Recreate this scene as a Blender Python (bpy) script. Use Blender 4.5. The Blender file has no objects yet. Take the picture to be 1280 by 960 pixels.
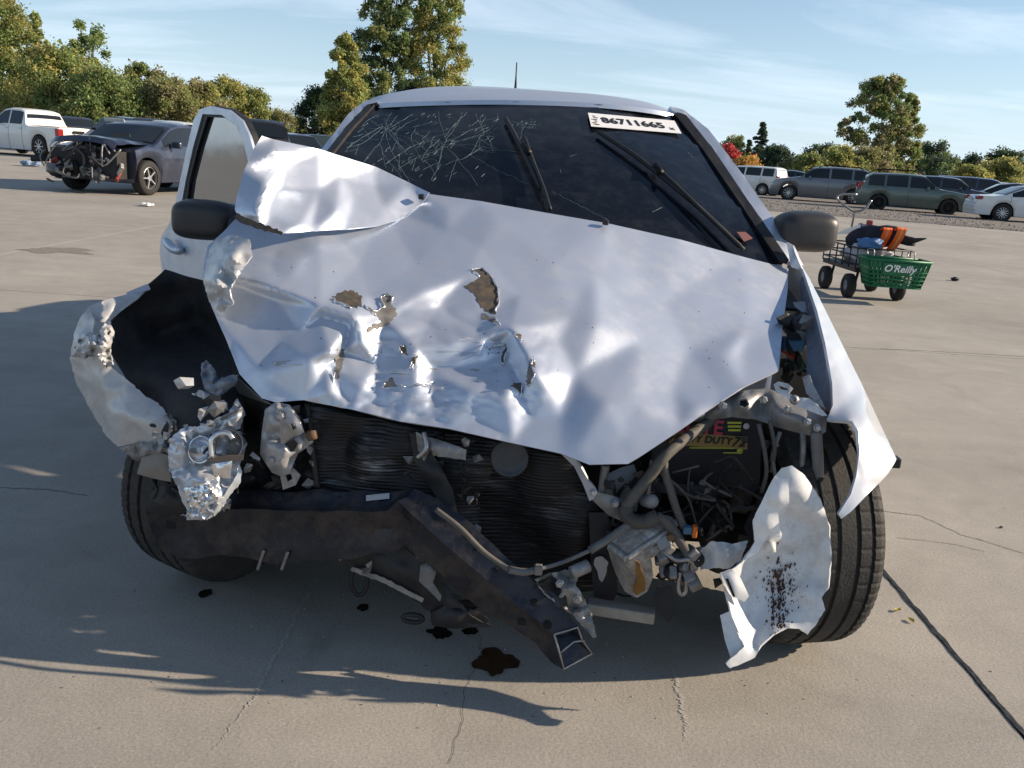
import bpy, bmesh, math, random
import numpy as np
from mathutils import Vector, Matrix, noise as mnoise
from mathutils.geometry import delaunay_2d_cdt

# ------------------------------------------------------------------ camera, world, sun, exposure
S = bpy.context.scene
CAM_H, PITCH, ROLL, FPX = 1.180, math.radians(14.18), math.radians(3.87), 1120.0
_fw = Vector((0, math.cos(PITCH), -math.sin(PITCH))); _r = Vector((1, 0, 0)); _u = Vector((0, math.sin(PITCH), math.cos(PITCH)))
_cr, _sr = math.cos(ROLL), math.sin(ROLL)
cam_right = _r * _cr + _u * _sr
cam_up = _u * _cr - _r * _sr
cam = bpy.data.objects.new('camera', bpy.data.cameras.new('camera'))
S.collection.objects.link(cam); S.camera = cam
M3 = Matrix((cam_right, cam_up, -_fw)).transposed()
cam.matrix_world = Matrix.Translation((0, 0, CAM_H)) @ M3.to_4x4()
cam.data.sensor_width = 36; cam.data.lens = FPX / 1280 * 36
cam.data.clip_end = 3000; cam.data.clip_start = 0.05

SUN_EL, SUN_AZ = math.radians(23), math.radians(86.5)      # azimuth measured from +Y towards +X
sun_dir = Vector((math.cos(SUN_EL) * math.sin(SUN_AZ), math.cos(SUN_EL) * math.cos(SUN_AZ), math.sin(SUN_EL)))
w = bpy.data.worlds.new('World'); S.world = w; w.use_nodes = True
nt = w.node_tree; nt.nodes.clear()
def N(t, typ, **kw):
    n = t.nodes.new(typ)
    for k, v in kw.items(): setattr(n, k, v)
    return n
sky = N(nt, 'ShaderNodeTexSky', sky_type='NISHITA', sun_disc=False)
sky.sun_elevation = SUN_EL; sky.sun_rotation = SUN_AZ; sky.altitude = 50; sky.air_density = 1.0; sky.dust_density = 0.1; sky.ozone_density = 1.6
tc = N(nt, 'ShaderNodeTexCoord'); sep = N(nt, 'ShaderNodeSeparateXYZ'); nt.links.new(tc.outputs['Generated'], sep.inputs[0])
zc = N(nt, 'ShaderNodeMath', operation='MAXIMUM'); zc.inputs[1].default_value = 0.03; nt.links.new(sep.outputs[2], zc.inputs[0])
za = N(nt, 'ShaderNodeMath', operation='ADD'); za.inputs[1].default_value = 0.12; nt.links.new(zc.outputs[0], za.inputs[0])
dx = N(nt, 'ShaderNodeMath', operation='DIVIDE'); dy = N(nt, 'ShaderNodeMath', operation='DIVIDE')
for n_, i_ in ((dx, 0), (dy, 1)):
    nt.links.new(sep.outputs[i_], n_.inputs[0]); nt.links.new(za.outputs[0], n_.inputs[1])
cmb = N(nt, 'ShaderNodeCombineXYZ'); nt.links.new(dx.outputs[0], cmb.inputs[0]); nt.links.new(dy.outputs[0], cmb.inputs[1])
mp = N(nt, 'ShaderNodeMapping'); mp.inputs['Scale'].default_value = (0.32, 1.0, 1); mp.inputs['Rotation'].default_value = (0, 0, 0.12); mp.inputs['Location'].default_value = (0.7, 0.35, 0)
nt.links.new(cmb.outputs[0], mp.inputs[0])
nz = N(nt, 'ShaderNodeTexNoise'); nz.inputs['Scale'].default_value = 1.15; nz.inputs['Detail'].default_value = 9; nz.inputs['Roughness'].default_value = 0.62; nz.inputs['Distortion'].default_value = 0.7
nt.links.new(mp.outputs[0], nz.inputs['Vector'])
rp = N(nt, 'ShaderNodeValToRGB'); rp.color_ramp.elements[0].position = 0.46; rp.color_ramp.elements[1].position = 0.78
rp.color_ramp.elements[1].color = (0.72, 0.72, 0.72, 1)
nt.links.new(nz.outputs[0], rp.inputs[0])
mx = N(nt, 'ShaderNodeMixRGB'); mx.inputs[2].default_value = (9.2, 9.8, 10.6, 1)
nt.links.new(rp.outputs[0], mx.inputs[0]); nt.links.new(sky.outputs[0], mx.inputs[1])
hz1 = N(nt, 'ShaderNodeMath', operation='SUBTRACT'); hz1.inputs[0].default_value = 1.0; hz1.use_clamp = True; nt.links.new(sep.outputs[2], hz1.inputs[1])
hz2 = N(nt, 'ShaderNodeMath', operation='POWER'); hz2.inputs[1].default_value = 7.0; nt.links.new(hz1.outputs[0], hz2.inputs[0])
hz3 = N(nt, 'ShaderNodeMath', operation='MULTIPLY'); hz3.inputs[1].default_value = 0.72; nt.links.new(hz2.outputs[0], hz3.inputs[0])
mh = N(nt, 'ShaderNodeMixRGB'); mh.inputs[2].default_value = (4.6, 6.3, 8.6, 1); nt.links.new(hz3.outputs[0], mh.inputs[0]); nt.links.new(mx.outputs[0], mh.inputs[1]); mx = mh   # pale horizon haze
bg = N(nt, 'ShaderNodeBackground'); bg.inputs[1].default_value = 0.082
out = N(nt, 'ShaderNodeOutputWorld'); nt.links.new(mx.outputs[0], bg.inputs[0]); nt.links.new(bg.outputs[0], out.inputs[0])
sl = bpy.data.lights.new('sun', 'SUN'); sl.energy = 5.0; sl.angle = math.radians(0.55); sl.color = (1.0, 0.82, 0.62)
so = bpy.data.objects.new('sun', sl); S.collection.objects.link(so)
so.rotation_euler = (-sun_dir).to_track_quat('-Z', 'Y').to_euler(); so.location = (20, 10, 20)
S.view_settings.view_transform = 'Standard'; S.view_settings.look = 'None'; S.view_settings.exposure = 0.68; S.view_settings.gamma = 1
S.render.engine = 'CYCLES'

# ------------------------------------------------------------------ helpers
COL = S.collection
def A(px, py, y=None, z=None, x=None):
    """photo pixel -> world point on the plane y=, z= or x="""
    X, Y = px - 640, py - 480
    a, b = _cr * X + _sr * Y, -_sr * X + _cr * Y
    d = _fw * FPX + _r * a - _u * b
    if y is not None:
        if y < 1.99: y = 1.99 - (1.99 - y) * 0.55      # the crushed nose is shallower than first traced
        t = y / d.y
    elif z is not None: t = (z - CAM_H) / d.z
    else: t = x / d.x
    return Vector((0, 0, CAM_H)) + d * t
MATS = {}
def mat(name, col, rough=0.5, metal=0.0, var=0.0, vscale=8.0, bump=0.0, bscale=60.0, coat=0.0, spec=0.5, dirt=0.0, dirtcol=(0.16, 0.13, 0.10), dscale=9.0, trans=0.0, ior=1.45, island=0.0, sub=0.0):
    if name in MATS: return MATS[name]
    m = bpy.data.materials.new(name); m.use_nodes = True; t = m.node_tree; b = t.nodes['Principled BSDF']
    b.inputs['Base Color'].default_value = (*col, 1); b.inputs['Roughness'].default_value = rough; b.inputs['Metallic'].default_value = metal
    b.inputs['Specular IOR Level'].default_value = spec; b.inputs['Coat Weight'].default_value = coat; b.inputs['Coat Roughness'].default_value = 0.06
    b.inputs['Transmission Weight'].default_value = trans; b.inputs['IOR'].default_value = ior
    tcn = N(t, 'ShaderNodeTexCoord'); src = None
    if var > 0:
        n1 = N(t, 'ShaderNodeTexNoise'); n1.inputs['Scale'].default_value = vscale; n1.inputs['Detail'].default_value = 8; n1.inputs['Roughness'].default_value = 0.65
        t.links.new(tcn.outputs['Object'], n1.inputs['Vector'])
        mr = N(t, 'ShaderNodeMapRange'); mr.inputs[1].default_value = 0.25; mr.inputs[2].default_value = 0.75; mr.inputs[3].default_value = 1 - var; mr.inputs[4].default_value = 1 + var
        t.links.new(n1.outputs[0], mr.inputs[0])
        mm = N(t, 'ShaderNodeVectorMath', operation='SCALE'); mm.inputs[0].default_value = col
        t.links.new(mr.outputs[0], mm.inputs['Scale']); src = mm.outputs[0]
    if island > 0:
        g = N(t, 'ShaderNodeNewGeometry'); mr = N(t, 'ShaderNodeMapRange'); mr.inputs[3].default_value = 1 - island; mr.inputs[4].default_value = 1 + island
        t.links.new(g.outputs['Random Per Island'], mr.inputs[0])
        mm = N(t, 'ShaderNodeVectorMath', operation='SCALE'); mm.inputs[0].default_value = col
        if src: t.links.new(src, mm.inputs[0])
        t.links.new(mr.outputs[0], mm.inputs['Scale']); src = mm.outputs[0]
    if dirt > 0:
        n2 = N(t, 'ShaderNodeTexNoise'); n2.inputs['Scale'].default_value = dscale; n2.inputs['Detail'].default_value = 10; n2.inputs['Roughness'].default_value = 0.72
        t.links.new(tcn.outputs['Object'], n2.inputs['Vector'])
        r2 = N(t, 'ShaderNodeMapRange'); r2.inputs[1].default_value = 0.46; r2.inputs[2].default_value = 0.72; r2.inputs[3].default_value = 0; r2.inputs[4].default_value = dirt
        t.links.new(n2.outputs[0], r2.inputs[0])
        mc = N(t, 'ShaderNodeMixRGB'); mc.inputs[1].default_value = (*col, 1); mc.inputs[2].default_value = (*dirtcol, 1)
        if src: t.links.new(src, mc.inputs[1])
        t.links.new(r2.outputs[0], mc.inputs[0]); src = mc.outputs[0]
        ra = N(t, 'ShaderNodeMath', operation='ADD'); ra.inputs[1].default_value = rough; rm = N(t, 'ShaderNodeMath', operation='MULTIPLY'); rm.inputs[1].default_value = 0.45
        t.links.new(r2.outputs[0], rm.inputs[0]); t.links.new(rm.outputs[0], ra.inputs[0]); t.links.new(ra.outputs[0], b.inputs['Roughness'])
    if src: t.links.new(src, b.inputs['Base Color'])
    if bump > 0:
        n3 = N(t, 'ShaderNodeTexNoise'); n3.inputs['Scale'].default_value = bscale; n3.inputs['Detail'].default_value = 6
        t.links.new(tcn.outputs['Object'], n3.inputs['Vector'])
        bp = N(t, 'ShaderNodeBump'); bp.inputs['Strength'].default_value = bump; bp.inputs['Distance'].default_value = 0.02
        t.links.new(n3.outputs[0], bp.inputs['Height']); t.links.new(bp.outputs[0], b.inputs['Normal'])
    if sub > 0:
        tr = N(t, 'ShaderNodeBsdfTranslucent'); ms = N(t, 'ShaderNodeMixShader'); ms.inputs[0].default_value = sub
        if src: t.links.new(src, tr.inputs[0])
        else: tr.inputs[0].default_value = (*col, 1)
        o = t.nodes['Material Output']; t.links.new(b.outputs[0], ms.inputs[1]); t.links.new(tr.outputs[0], ms.inputs[2]); t.links.new(ms.outputs[0], o.inputs[0])
    MATS[name] = m; return m

def tag(o, label=None, cat=None, group=None, kind=None):
    if label: o['label'] = label
    if cat: o['category'] = cat
    if group: o['group'] = group
    if kind: o['kind'] = kind
    return o
def empty(name, loc=(0, 0, 0), rz=0.0):
    o = bpy.data.objects.new(name, None); COL.objects.link(o); o.location = loc; o.rotation_euler = (0, 0, rz); o.empty_display_size = 0.1
    return o
ORG = {}     # objects whose children are given in world space: name -> origin
def wloc(o):
    v = Vector((0, 0, 0))
    while o is not None: v += o.location; o = o.parent
    return v
def mesh(name, verts, faces, m, parent=None, smooth=True, world=False, solid=0.0, bevel=0.0, mats=None, fm=None):
    me = bpy.data.meshes.new(name)
    off = wloc(parent) if (world and parent is not None) else Vector((0, 0, 0))
    me.from_pydata([tuple(Vector(v) - off) for v in verts], [], faces); me.update()
    if m: me.materials.append(m)
    if mats:
        for q in mats: me.materials.append(q)
        me.polygons.foreach_set('material_index', fm)
    if smooth: me.polygons.foreach_set('use_smooth', [True] * len(me.polygons))
    o = bpy.data.objects.new(name, me); COL.objects.link(o); o.parent = parent
    if solid:
        md = o.modifiers.new('s', 'SOLIDIFY'); md.thickness = solid; md.offset = 0
        if smooth: md = o.modifiers.new('e', 'EDGE_SPLIT'); md.split_angle = math.radians(50)
    if bevel:
        md = o.modifiers.new('b', 'BEVEL'); md.width = bevel; md.segments = 2; md.limit_method = 'ANGLE'; md.angle_limit = math.radians(35)
        if smooth:
            me.polygons.foreach_set('use_smooth', [False] * len(me.polygons))
    return o
class MB:
    """collects shapes for ONE mesh"""
    def __init__(s): s.v = []; s.f = []
    def add(s, v, f):
        k = len(s.v); s.v += [Vector(q) for q in v]; s.f += [[i + k for i in g] for g in f]; return s
    def box(s, c, d, R=None):
        c = Vector(c); h = [q / 2 for q in d]
        vs = [Vector((x * h[0], y * h[1], z * h[2])) for z in (-1, 1) for y in (-1, 1) for x in (-1, 1)]
        if R: vs = [R @ q for q in vs]
        return s.add([c + q for q in vs], [(0, 2, 3, 1), (4, 5, 7, 6), (0, 1, 5, 4), (2, 6, 7, 3), (0, 4, 6, 2), (1, 3, 7, 5)])
    def hexa(s, p):     # 8 points: bottom loop 4, top loop 4
        return s.add(p, [(0, 3, 2, 1), (4, 5, 6, 7), (0, 1, 5, 4), (1, 2, 6, 5), (2, 3, 7, 6), (3, 0, 4, 7)])
    def tube(s, pts, r, n=8, cap=True):
        pts = [Vector(p) for p in pts]; rs = r if isinstance(r, (list, tuple)) else [r] * len(pts)
        v = []; f = []; up = None
        for i, p in enumerate(pts):
            d = (pts[min(i + 1, len(pts) - 1)] - pts[max(i - 1, 0)]); d = d.normalized() if d.length > 1e-9 else Vector((0, 0, 1))
            if up is None: up = d.orthogonal().normalized()
            up = (up - d * up.dot(d)); up = up.normalized() if up.length > 1e-6 else d.orthogonal().normalized()
            sd = d.cross(up)
            for k in range(n):
                a = 2 * math.pi * k / n; v.append(p + (up * math.cos(a) + sd * math.sin(a)) * rs[i])
        for i in range(len(pts) - 1):
            for k in range(n): f.append((i * n + k, i * n + (k + 1) % n, (i + 1) * n + (k + 1) % n, (i + 1) * n + k))
        if cap: f.append(tuple(range(n))[::-1]); f.append(tuple(range((len(pts) - 1) * n, len(pts) * n)))
        return s.add(v, f)
    def lathe(s, prof, c, axis, n=40, ref=None):
        """prof: (radius, along) closed by caller"""
        axis = Vector(axis).normalized(); a1 = axis.orthogonal().normalized() if ref is None else Vector(ref); a2 = axis.cross(a1); c = Vector(c)
        v = []; f = []; m = len(prof)
        for k in range(n):
            t = 2 * math.pi * k / n; d = a1 * math.cos(t) + a2 * math.sin(t)
            for (rr, al) in prof: v.append(c + d * rr + axis * al)
        for k in range(n):
            for j in range(m - 1):
                f.append((k * m + j, k * m + j + 1, ((k + 1) % n) * m + j + 1, ((k + 1) % n) * m + j))
        return s.add(v, f)
    def build(s, name, m, parent=None, **kw): return mesh(name, s.v, s.f, m, parent, **kw)
def spline(pts, n=8):
    pts = [Vector(p) for p in pts]; o = []
    for i in range(len(pts) - 1):
        p0, p1, p2, p3 = pts[max(i - 1, 0)], pts[i], pts[i + 1], pts[min(i + 2, len(pts) - 1)]
        for k in range(n):
            t = k / n; o.append(0.5 * ((2 * p1) + (p2 - p0) * t + (2 * p0 - 5 * p1 + 4 * p2 - p3) * t * t + (3 * p1 - p0 - 3 * p2 + p3) * t ** 3))
    o.append(pts[-1]); return o
def inside(poly, P):
    P = np.asarray(P, float); x, y = P[:, 0], P[:, 1]; r = np.zeros(len(P), bool); n = len(poly)
    for i in range(n):
        x1, y1 = poly[i][:2]; x2, y2 = poly[(i + 1) % n][:2]
        if y1 == y2: continue
        c = ((y1 > y) != (y2 > y)) & (x < (x2 - x1) * (y - y1) / (y2 - y1) + x1); r ^= c
    return r
class Field:
    """depth of a sheet as a function of the photo pixel, from control points (px, py, y)"""
    def __init__(s, pts, outline=None):
        s.p = np.array(pts, float)
        n = len(outline) if outline is not None else 0
        ed = [(i, (i + 1) % n) for i in range(n)]
        v, e, f, ov, oe, of = delaunay_2d_cdt([Vector(q[:2]) for q in s.p], ed, [], 1 if n else 0, 1e-4)
        V = np.array([(q.x, q.y) for q in v]); s.iv = np.array([1.0 / s.p[o[0], 2] if o else 0.5 for o in ov]); s.V = V; s.T = np.array([g for g in f if len(g) == 3])
    def inv(s, P):
        P = np.asarray(P, float)[:, :2]; a, b, c = (s.V[s.T[:, i]] for i in range(3))
        d = (b[:, 1] - c[:, 1]) * (a[:, 0] - c[:, 0]) + (c[:, 0] - b[:, 0]) * (a[:, 1] - c[:, 1]); d = np.where(abs(d) < 1e-9, 1e-9, d)
        res = np.zeros(len(P))
        for k in range(0, len(P), 4000):
            q = P[k:k + 4000, None, :]
            l1 = ((b[:, 1] - c[:, 1]) * (q[..., 0] - c[:, 0]) + (c[:, 0] - b[:, 0]) * (q[..., 1] - c[:, 1])) / d
            l2 = ((c[:, 1] - a[:, 1]) * (q[..., 0] - c[:, 0]) + (a[:, 0] - c[:, 0]) * (q[..., 1] - c[:, 1])) / d
            l3 = 1 - l1 - l2; mn = np.minimum(np.minimum(l1, l2), l3); j = mn.argmax(1); i = np.arange(len(j))
            L = np.stack([l1[i, j], l2[i, j], l3[i, j]], 1); L = np.clip(L, 0, 1); L /= L.sum(1, keepdims=True)
            res[k:k + 4000] = (L * s.iv[s.T[j]]).sum(1)
        return res
def panel(name, outline, inner=(), m=None, parent=None, s=6.0, th=0.0025, smooth=3, rough=0.0, rscale=0.03, jag=0.0, field=None, dy=0.0, crumple=0.0, cscale=0.02, seed=0, holes=(), flat=False):
    """a sheet-metal / plastic piece traced as (px, py, depth) points; a real bent sheet with thickness"""
    rnd = random.Random(seed + hash(len(outline)) + int(outline[0][0]))
    if field is None: field = Field(list(outline) + list(inner), outline)
    def resample(loop):
        ring = []
        for i in range(len(loop)):
            p, q = loop[i], loop[(i + 1) % len(loop)]; L = math.hypot(q[0] - p[0], q[1] - p[1]); k = max(1, int(round(L / s)))
            for j in range(k):
                t = j / k; jj = jag if j else jag * 0.4
                ring.append((p[0] + (q[0] - p[0]) * t + rnd.uniform(-jj, jj), p[1] + (q[1] - p[1]) * t + rnd.uniform(-jj, jj)))
        return ring
    ring = resample(outline); hr = [resample(h) for h in holes]
    xs = [p[0] for p in ring]; ys = [p[1] for p in ring]; G = []; row = 0; y = min(ys)
    while y < max(ys):
        x = min(xs) + (s / 2 if row % 2 else 0)
        while x < max(xs): G.append((x, y)); x += s
        y += s * 0.866; row += 1
    G = np.array(G) if G else np.zeros((0, 2))
    if len(G):
        G = G[inside(ring, G)]
        for h in hr:
            if len(G): G = G[~inside(h, G)]
        R = np.array(ring + [q for h in hr for q in h])
        if len(G):
            dmin = np.array([np.min((R[:, 0] - g[0]) ** 2 + (R[:, 1] - g[1]) ** 2) for g in G]); G = G[dmin > (0.55 * s) ** 2]
    P = ring + [q for h in hr for q in h] + [tuple(g) for g in G]
    ed = [(i, (i + 1) % len(ring)) for i in range(len(ring))]; k0 = len(ring)
    for h in hr: ed += [(k0 + i, k0 + (i + 1) % len(h)) for i in range(len(h))]; k0 += len(h)
    v, e, f, ov, oe, of = delaunay_2d_cdt([Vector(q) for q in P], ed, [], 1, 1e-4)
    V = np.array([(q.x, q.y) for q in v]); F = [tuple(g) for g in f if len(g) >= 3]
    if holes:
        C = np.array([V[list(g)].mean(0) for g in F]); keep = np.ones(len(F), bool)
        for h in hr: keep &= ~inside(h, C)
        F = [g for g, k in zip(F, keep) if k]
    iv = field.inv(V)
    if smooth:
        E = np.array([(g[i], g[(i + 1) % len(g)]) for g in F for i in range(len(g))]); E = np.concatenate([E, E[:, ::-1]])
        key = {}
        for a_, b_ in E[:len(E) // 2]: k_ = (min(a_, b_), max(a_, b_)); key[k_] = key.get(k_, 0) + 1
        bd = np.zeros(len(V), bool)
        for (a_, b_), c_ in key.items():
            if c_ == 1: bd[a_] = bd[b_] = True
        on1 = np.array([key[(min(a_, b_), max(a_, b_))] == 1 for a_, b_ in E]); E = E[(~bd[E[:, 0]]) | on1]     # rim points follow the rim only
        deg = np.bincount(E[:, 0], minlength=len(V)).astype(float); deg[deg == 0] = 1
        for _ in range(smooth):
            ac = np.bincount(E[:, 0], weights=iv[E[:, 1]], minlength=len(V)) / deg; iv = iv * 0.4 + ac * 0.6
    W = []
    for (px, py), q in zip(V, iv):
        yy = 1 / q + dy
        if rough: yy += rough * mnoise.noise(Vector((px * rscale, py * rscale, seed * 3.7 + 1.3)))
        if crumple:
            n_ = mnoise.voronoi(Vector((px * cscale, py * cscale, seed * 1.9)))[0]; yy += crumple * (n_[1] - n_[0] - 0.3)
        W.append(A(px, py, y=yy))
    # faces towards the camera
    FF = []
    for g in F:
        a, b, c = W[g[0]], W[g[1]], W[g[2]]
        FF.append(g if (b - a).cross(c - a).dot(Vector((0, 0, CAM_H)) - a) > 0 else tuple(reversed(g)))
    o = mesh(name, W, FF, m, parent, world=True, solid=th, smooth=not flat)
    return o, field
def wire(name, pts, r, m, parent, n=6, seg=7, corr=0.0, period=3):
    P = spline([A(p[0], p[1], y=p[2]) for p in pts], seg)
    if corr: rs = [r * (1 + corr * (1 if (i // period) % 2 else -1)) for i in range(len(P))]
    else: rs = r
    return MB().tube(P, rs, n).build(name, m, parent, world=True)
def text_mesh(name, body, size, m, parent, origin, ex, ey, depth=0.0006, shear=0.0, sx=1.0, bold=0.0):
    cu = bpy.data.curves.new(name, 'FONT'); cu.body = body; cu.size = size; cu.extrude = depth; cu.align_x = 'CENTER'; cu.align_y = 'CENTER'; cu.shear = shear; cu.offset = bold; cu.resolution_u = 3
    t = bpy.data.objects.new(name, cu); COL.objects.link(t); bpy.context.view_layer.update()
    me = bpy.data.meshes.new_from_object(t.evaluated_get(bpy.context.evaluated_depsgraph_get())); bpy.data.objects.remove(t)
    ex = Vector(ex).normalized(); ey = Vector(ey); ey = (ey - ex * ey.dot(ex)).normalized(); ez = ex.cross(ey); off = wloc(parent) if parent else Vector()
    for vv in me.vertices: vv.co = Vector(origin) + ex * vv.co.x * sx + ey * vv.co.y + ez * vv.co.z - off
    me.materials.clear(); me.materials.append(m); o = bpy.data.objects.new(name, me); COL.objects.link(o); o.parent = parent; return o
def copy_tree(o, parent=None):
    c = o.copy(); COL.objects.link(c); c.parent = parent
    for ch in list(o.children): copy_tree(ch, c)
    return c

# ------------------------------------------------------------------ materials
PAINT = mat('silver_paint', (0.55, 0.605, 0.70), 0.42, 0.66, coat=0.10, var=0.05, vscale=3, dirt=0.35, dirtcol=(0.36, 0.36, 0.37), dscale=14)
PAINT2 = mat('silver_paint_scuffed', (0.50, 0.51, 0.52), 0.40, 0.25, coat=0.2, var=0.07, vscale=6, dirt=0.75, dirtcol=(0.33, 0.30, 0.27), dscale=22)
FENDER = mat('fender_paint', (0.52, 0.54, 0.58), 0.30, 0.35, coat=0.5, var=0.04, vscale=5, dirt=0.2, dirtcol=(0.45, 0.43, 0.40))
BLACKP = mat('black_plastic', (0.012, 0.013, 0.015), 0.55, var=0.3, vscale=20, dirt=0.25, dirtcol=(0.07, 0.065, 0.06))
MIRRORP = mat('mirror_plastic', (0.034, 0.034, 0.035), 0.42, var=0.15, vscale=30, bump=0.06, bscale=300)
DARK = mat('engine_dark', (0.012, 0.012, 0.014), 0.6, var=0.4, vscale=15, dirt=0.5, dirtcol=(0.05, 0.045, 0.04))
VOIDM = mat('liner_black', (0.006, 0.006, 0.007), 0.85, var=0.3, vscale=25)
RUBBER = mat('tyre_rubber', (0.028, 0.027, 0.026), 0.75, var=0.25, vscale=40, dirt=0.5, dirtcol=(0.085, 0.08, 0.072), dscale=18, bump=0.15, bscale=150)
BEAM = mat('beam_steel', (0.020, 0.024, 0.034), 0.30, 0.55, var=0.5, vscale=10, dirt=0.6, dirtcol=(0.11, 0.085, 0.065), dscale=13, bump=0.08, bscale=70)
STEEL = mat('bare_steel', (0.34, 0.34, 0.35), 0.38, 0.85, var=0.3, vscale=20, dirt=0.7, dirtcol=(0.16, 0.13, 0.10), dscale=25)
GREYM = mat('grey_metal', (0.26, 0.26, 0.26), 0.5, 0.5, var=0.2, vscale=15, dirt=0.8, dirtcol=(0.13, 0.11, 0.085), dscale=20)
CHROME = mat('reflector_chrome', (0.72, 0.73, 0.75), 0.18, 0.95, var=0.1, vscale=20, dirt=0.4, dirtcol=(0.3, 0.28, 0.25), dscale=30)
ALU = mat('cast_aluminium', (0.42, 0.41, 0.40), 0.5, 0.6, var=0.2, vscale=25, dirt=0.7, dirtcol=(0.14, 0.10, 0.06), dscale=22, bump=0.25, bscale=90)
WIREM = mat('wire_loom', (0.085, 0.080, 0.072), 0.7, var=0.3, vscale=60, dirt=0.5, dirtcol=(0.16, 0.14, 0.12), dscale=40)
CONDUIT = mat('conduit_grey', (0.16, 0.155, 0.15), 0.55, var=0.2, vscale=50)
WHITEPL = mat('white_plastic', (0.62, 0.64, 0.66), 0.42, var=0.06, vscale=12, dirt=0.55, dirtcol=(0.30, 0.27, 0.24), dscale=28)
BARE = mat('bare_patch', (0.060, 0.054, 0.047), 0.65, 0.1, var=0.5, vscale=45, dirt=0.8, dirtcol=(0.17, 0.12, 0.07), dscale=40)
GLASS = mat('dark_glass', (0.006, 0.008, 0.013), 0.05, spec=0.28, dirt=0.14, dirtcol=(0.09, 0.10, 0.11), dscale=18)
CRACK = mat('crack_white', (0.22, 0.33, 0.35), 0.3, var=0.5, vscale=30)
RIM = mat('rim_alloy', (0.50, 0.51, 0.52), 0.35, 0.8, var=0.08)
# ------------------------------------------------------------------ setting: ground, slabs, gravel
def concrete(name, col):
    m = bpy.data.materials.new(name); m.use_nodes = True; t = m.node_tree; b = t.nodes['Principled BSDF']
    g = N(t, 'ShaderNodeNewGeometry'); P = g.outputs['Position']
    def nz_(sc, det=8, ro=0.6, dist=0.0):
        n = N(t, 'ShaderNodeTexNoise'); n.inputs['Scale'].default_value = sc; n.inputs['Detail'].default_value = det; n.inputs['Roughness'].default_value = ro; n.inputs['Distortion'].default_value = dist
        t.links.new(P, n.inputs['Vector']); return n.outputs[0]
    def rng(s, a, b_, c, d):
        n = N(t, 'ShaderNodeMapRange'); n.inputs[1].default_value = a; n.inputs[2].default_value = b_; n.inputs[3].default_value = c; n.inputs[4].default_value = d
        t.links.new(s, n.inputs[0]); return n.outputs[0]
    def mul(a, b_):
        n = N(t, 'ShaderNodeMath', operation='MULTIPLY'); t.links.new(a, n.inputs[0]); t.links.new(b_, n.inputs[1]); return n.outputs[0]
    big = rng(nz_(0.45, 6, 0.6, 0.5), 0.3, 0.7, 0.84, 1.14)
    mid = rng(nz_(3.2, 8, 0.7, 0.8), 0.3, 0.7, 0.88, 1.10)
    fine = rng(nz_(160, 4, 0.7), 0.3, 0.7, 0.76, 1.20)
    stain = rng(nz_(1.6, 10, 0.72, 1.0), 0.60, 0.78, 1.0, 0.72)
    f = mul(mul(big, mid), mul(fine, stain))
    # broom / tyre streaks along the lot
    mpn = N(t, 'ShaderNodeMapping'); mpn.inputs['Scale'].default_value = (0.35, 9.0, 1); mpn.inputs['Rotation'].default_value = (0, 0, 0.10); t.links.new(P, mpn.inputs[0])
    ns = N(t, 'ShaderNodeTexNoise'); ns.inputs['Scale'].default_value = 0.7; ns.inputs['Detail'].default_value = 5; t.links.new(mpn.outputs[0], ns.inputs['Vector'])
    f = mul(f, rng(ns.outputs[0], 0.3, 0.7, 0.965, 1.03))
    sc = N(t, 'ShaderNodeVectorMath', operation='SCALE'); sc.inputs[0].default_value = col; t.links.new(f, sc.inputs['Scale'])
    # dark specks
    vo = N(t, 'ShaderNodeTexVoronoi'); vo.inputs['Scale'].default_value = 9; t.links.new(P, vo.inputs['Vector'])
    spk = rng(vo.outputs['Distance'], 0.03, 0.05, 0.45, 0.0)
    mc = N(t, 'ShaderNodeMixRGB'); mc.inputs[2].default_value = (0.06, 0.055, 0.05, 1); t.links.new(sc.outputs[0], mc.inputs[1]); t.links.new(spk, mc.inputs[0])
    t.links.new(mc.outputs[0], b.inputs['Base Color'])
    b.inputs['Roughness'].default_value = 0.82; b.inputs['Specular IOR Level'].default_value = 0.3
    ad = N(t, 'ShaderNodeMath', operation='ADD'); t.links.new(nz_(90, 5, 0.7), ad.inputs[0]); t.links.new(nz_(7, 6, 0.6), ad.inputs[1])
    bp = N(t, 'ShaderNodeBump'); bp.inputs['Strength'].default_value = 0.32; bp.inputs['Distance'].default_value = 0.005
    t.links.new(ad.outputs[0], bp.inputs['Height']); t.links.new(bp.outputs[0], b.inputs['Normal'])
    return m
CONC = concrete('concrete', (0.335, 0.315, 0.28))
DIRTG = mat('joint_dirt', (0.035, 0.033, 0.03), 0.95, var=0.3, vscale=30)
def sheet(name, x0, x1, y0, y1, z, m, parent=None, kind='structure', nx=1, ny=1):
    v = [(x0 + (x1 - x0) * i / nx, y0 + (y1 - y0) * j / ny, z) for j in range(ny + 1) for i in range(nx + 1)]
    f = [(j * (nx + 1) + i, j * (nx + 1) + i + 1, (j + 1) * (nx + 1) + i + 1, (j + 1) * (nx + 1) + i) for j in range(ny) for i in range(nx)]
    o = mesh(name, v, f, m, parent, smooth=False)
    if parent is None: tag(o, kind=kind)
    return o
ground = sheet('ground', -1500, 1500, -300, 2500, -0.016, mat('far_ground', (0.20, 0.185, 0.15), 0.9, var=0.2, vscale=0.05))
lot = sheet('concrete_lot', -200, 200, -60, 150, -0.012, CONC)
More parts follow.
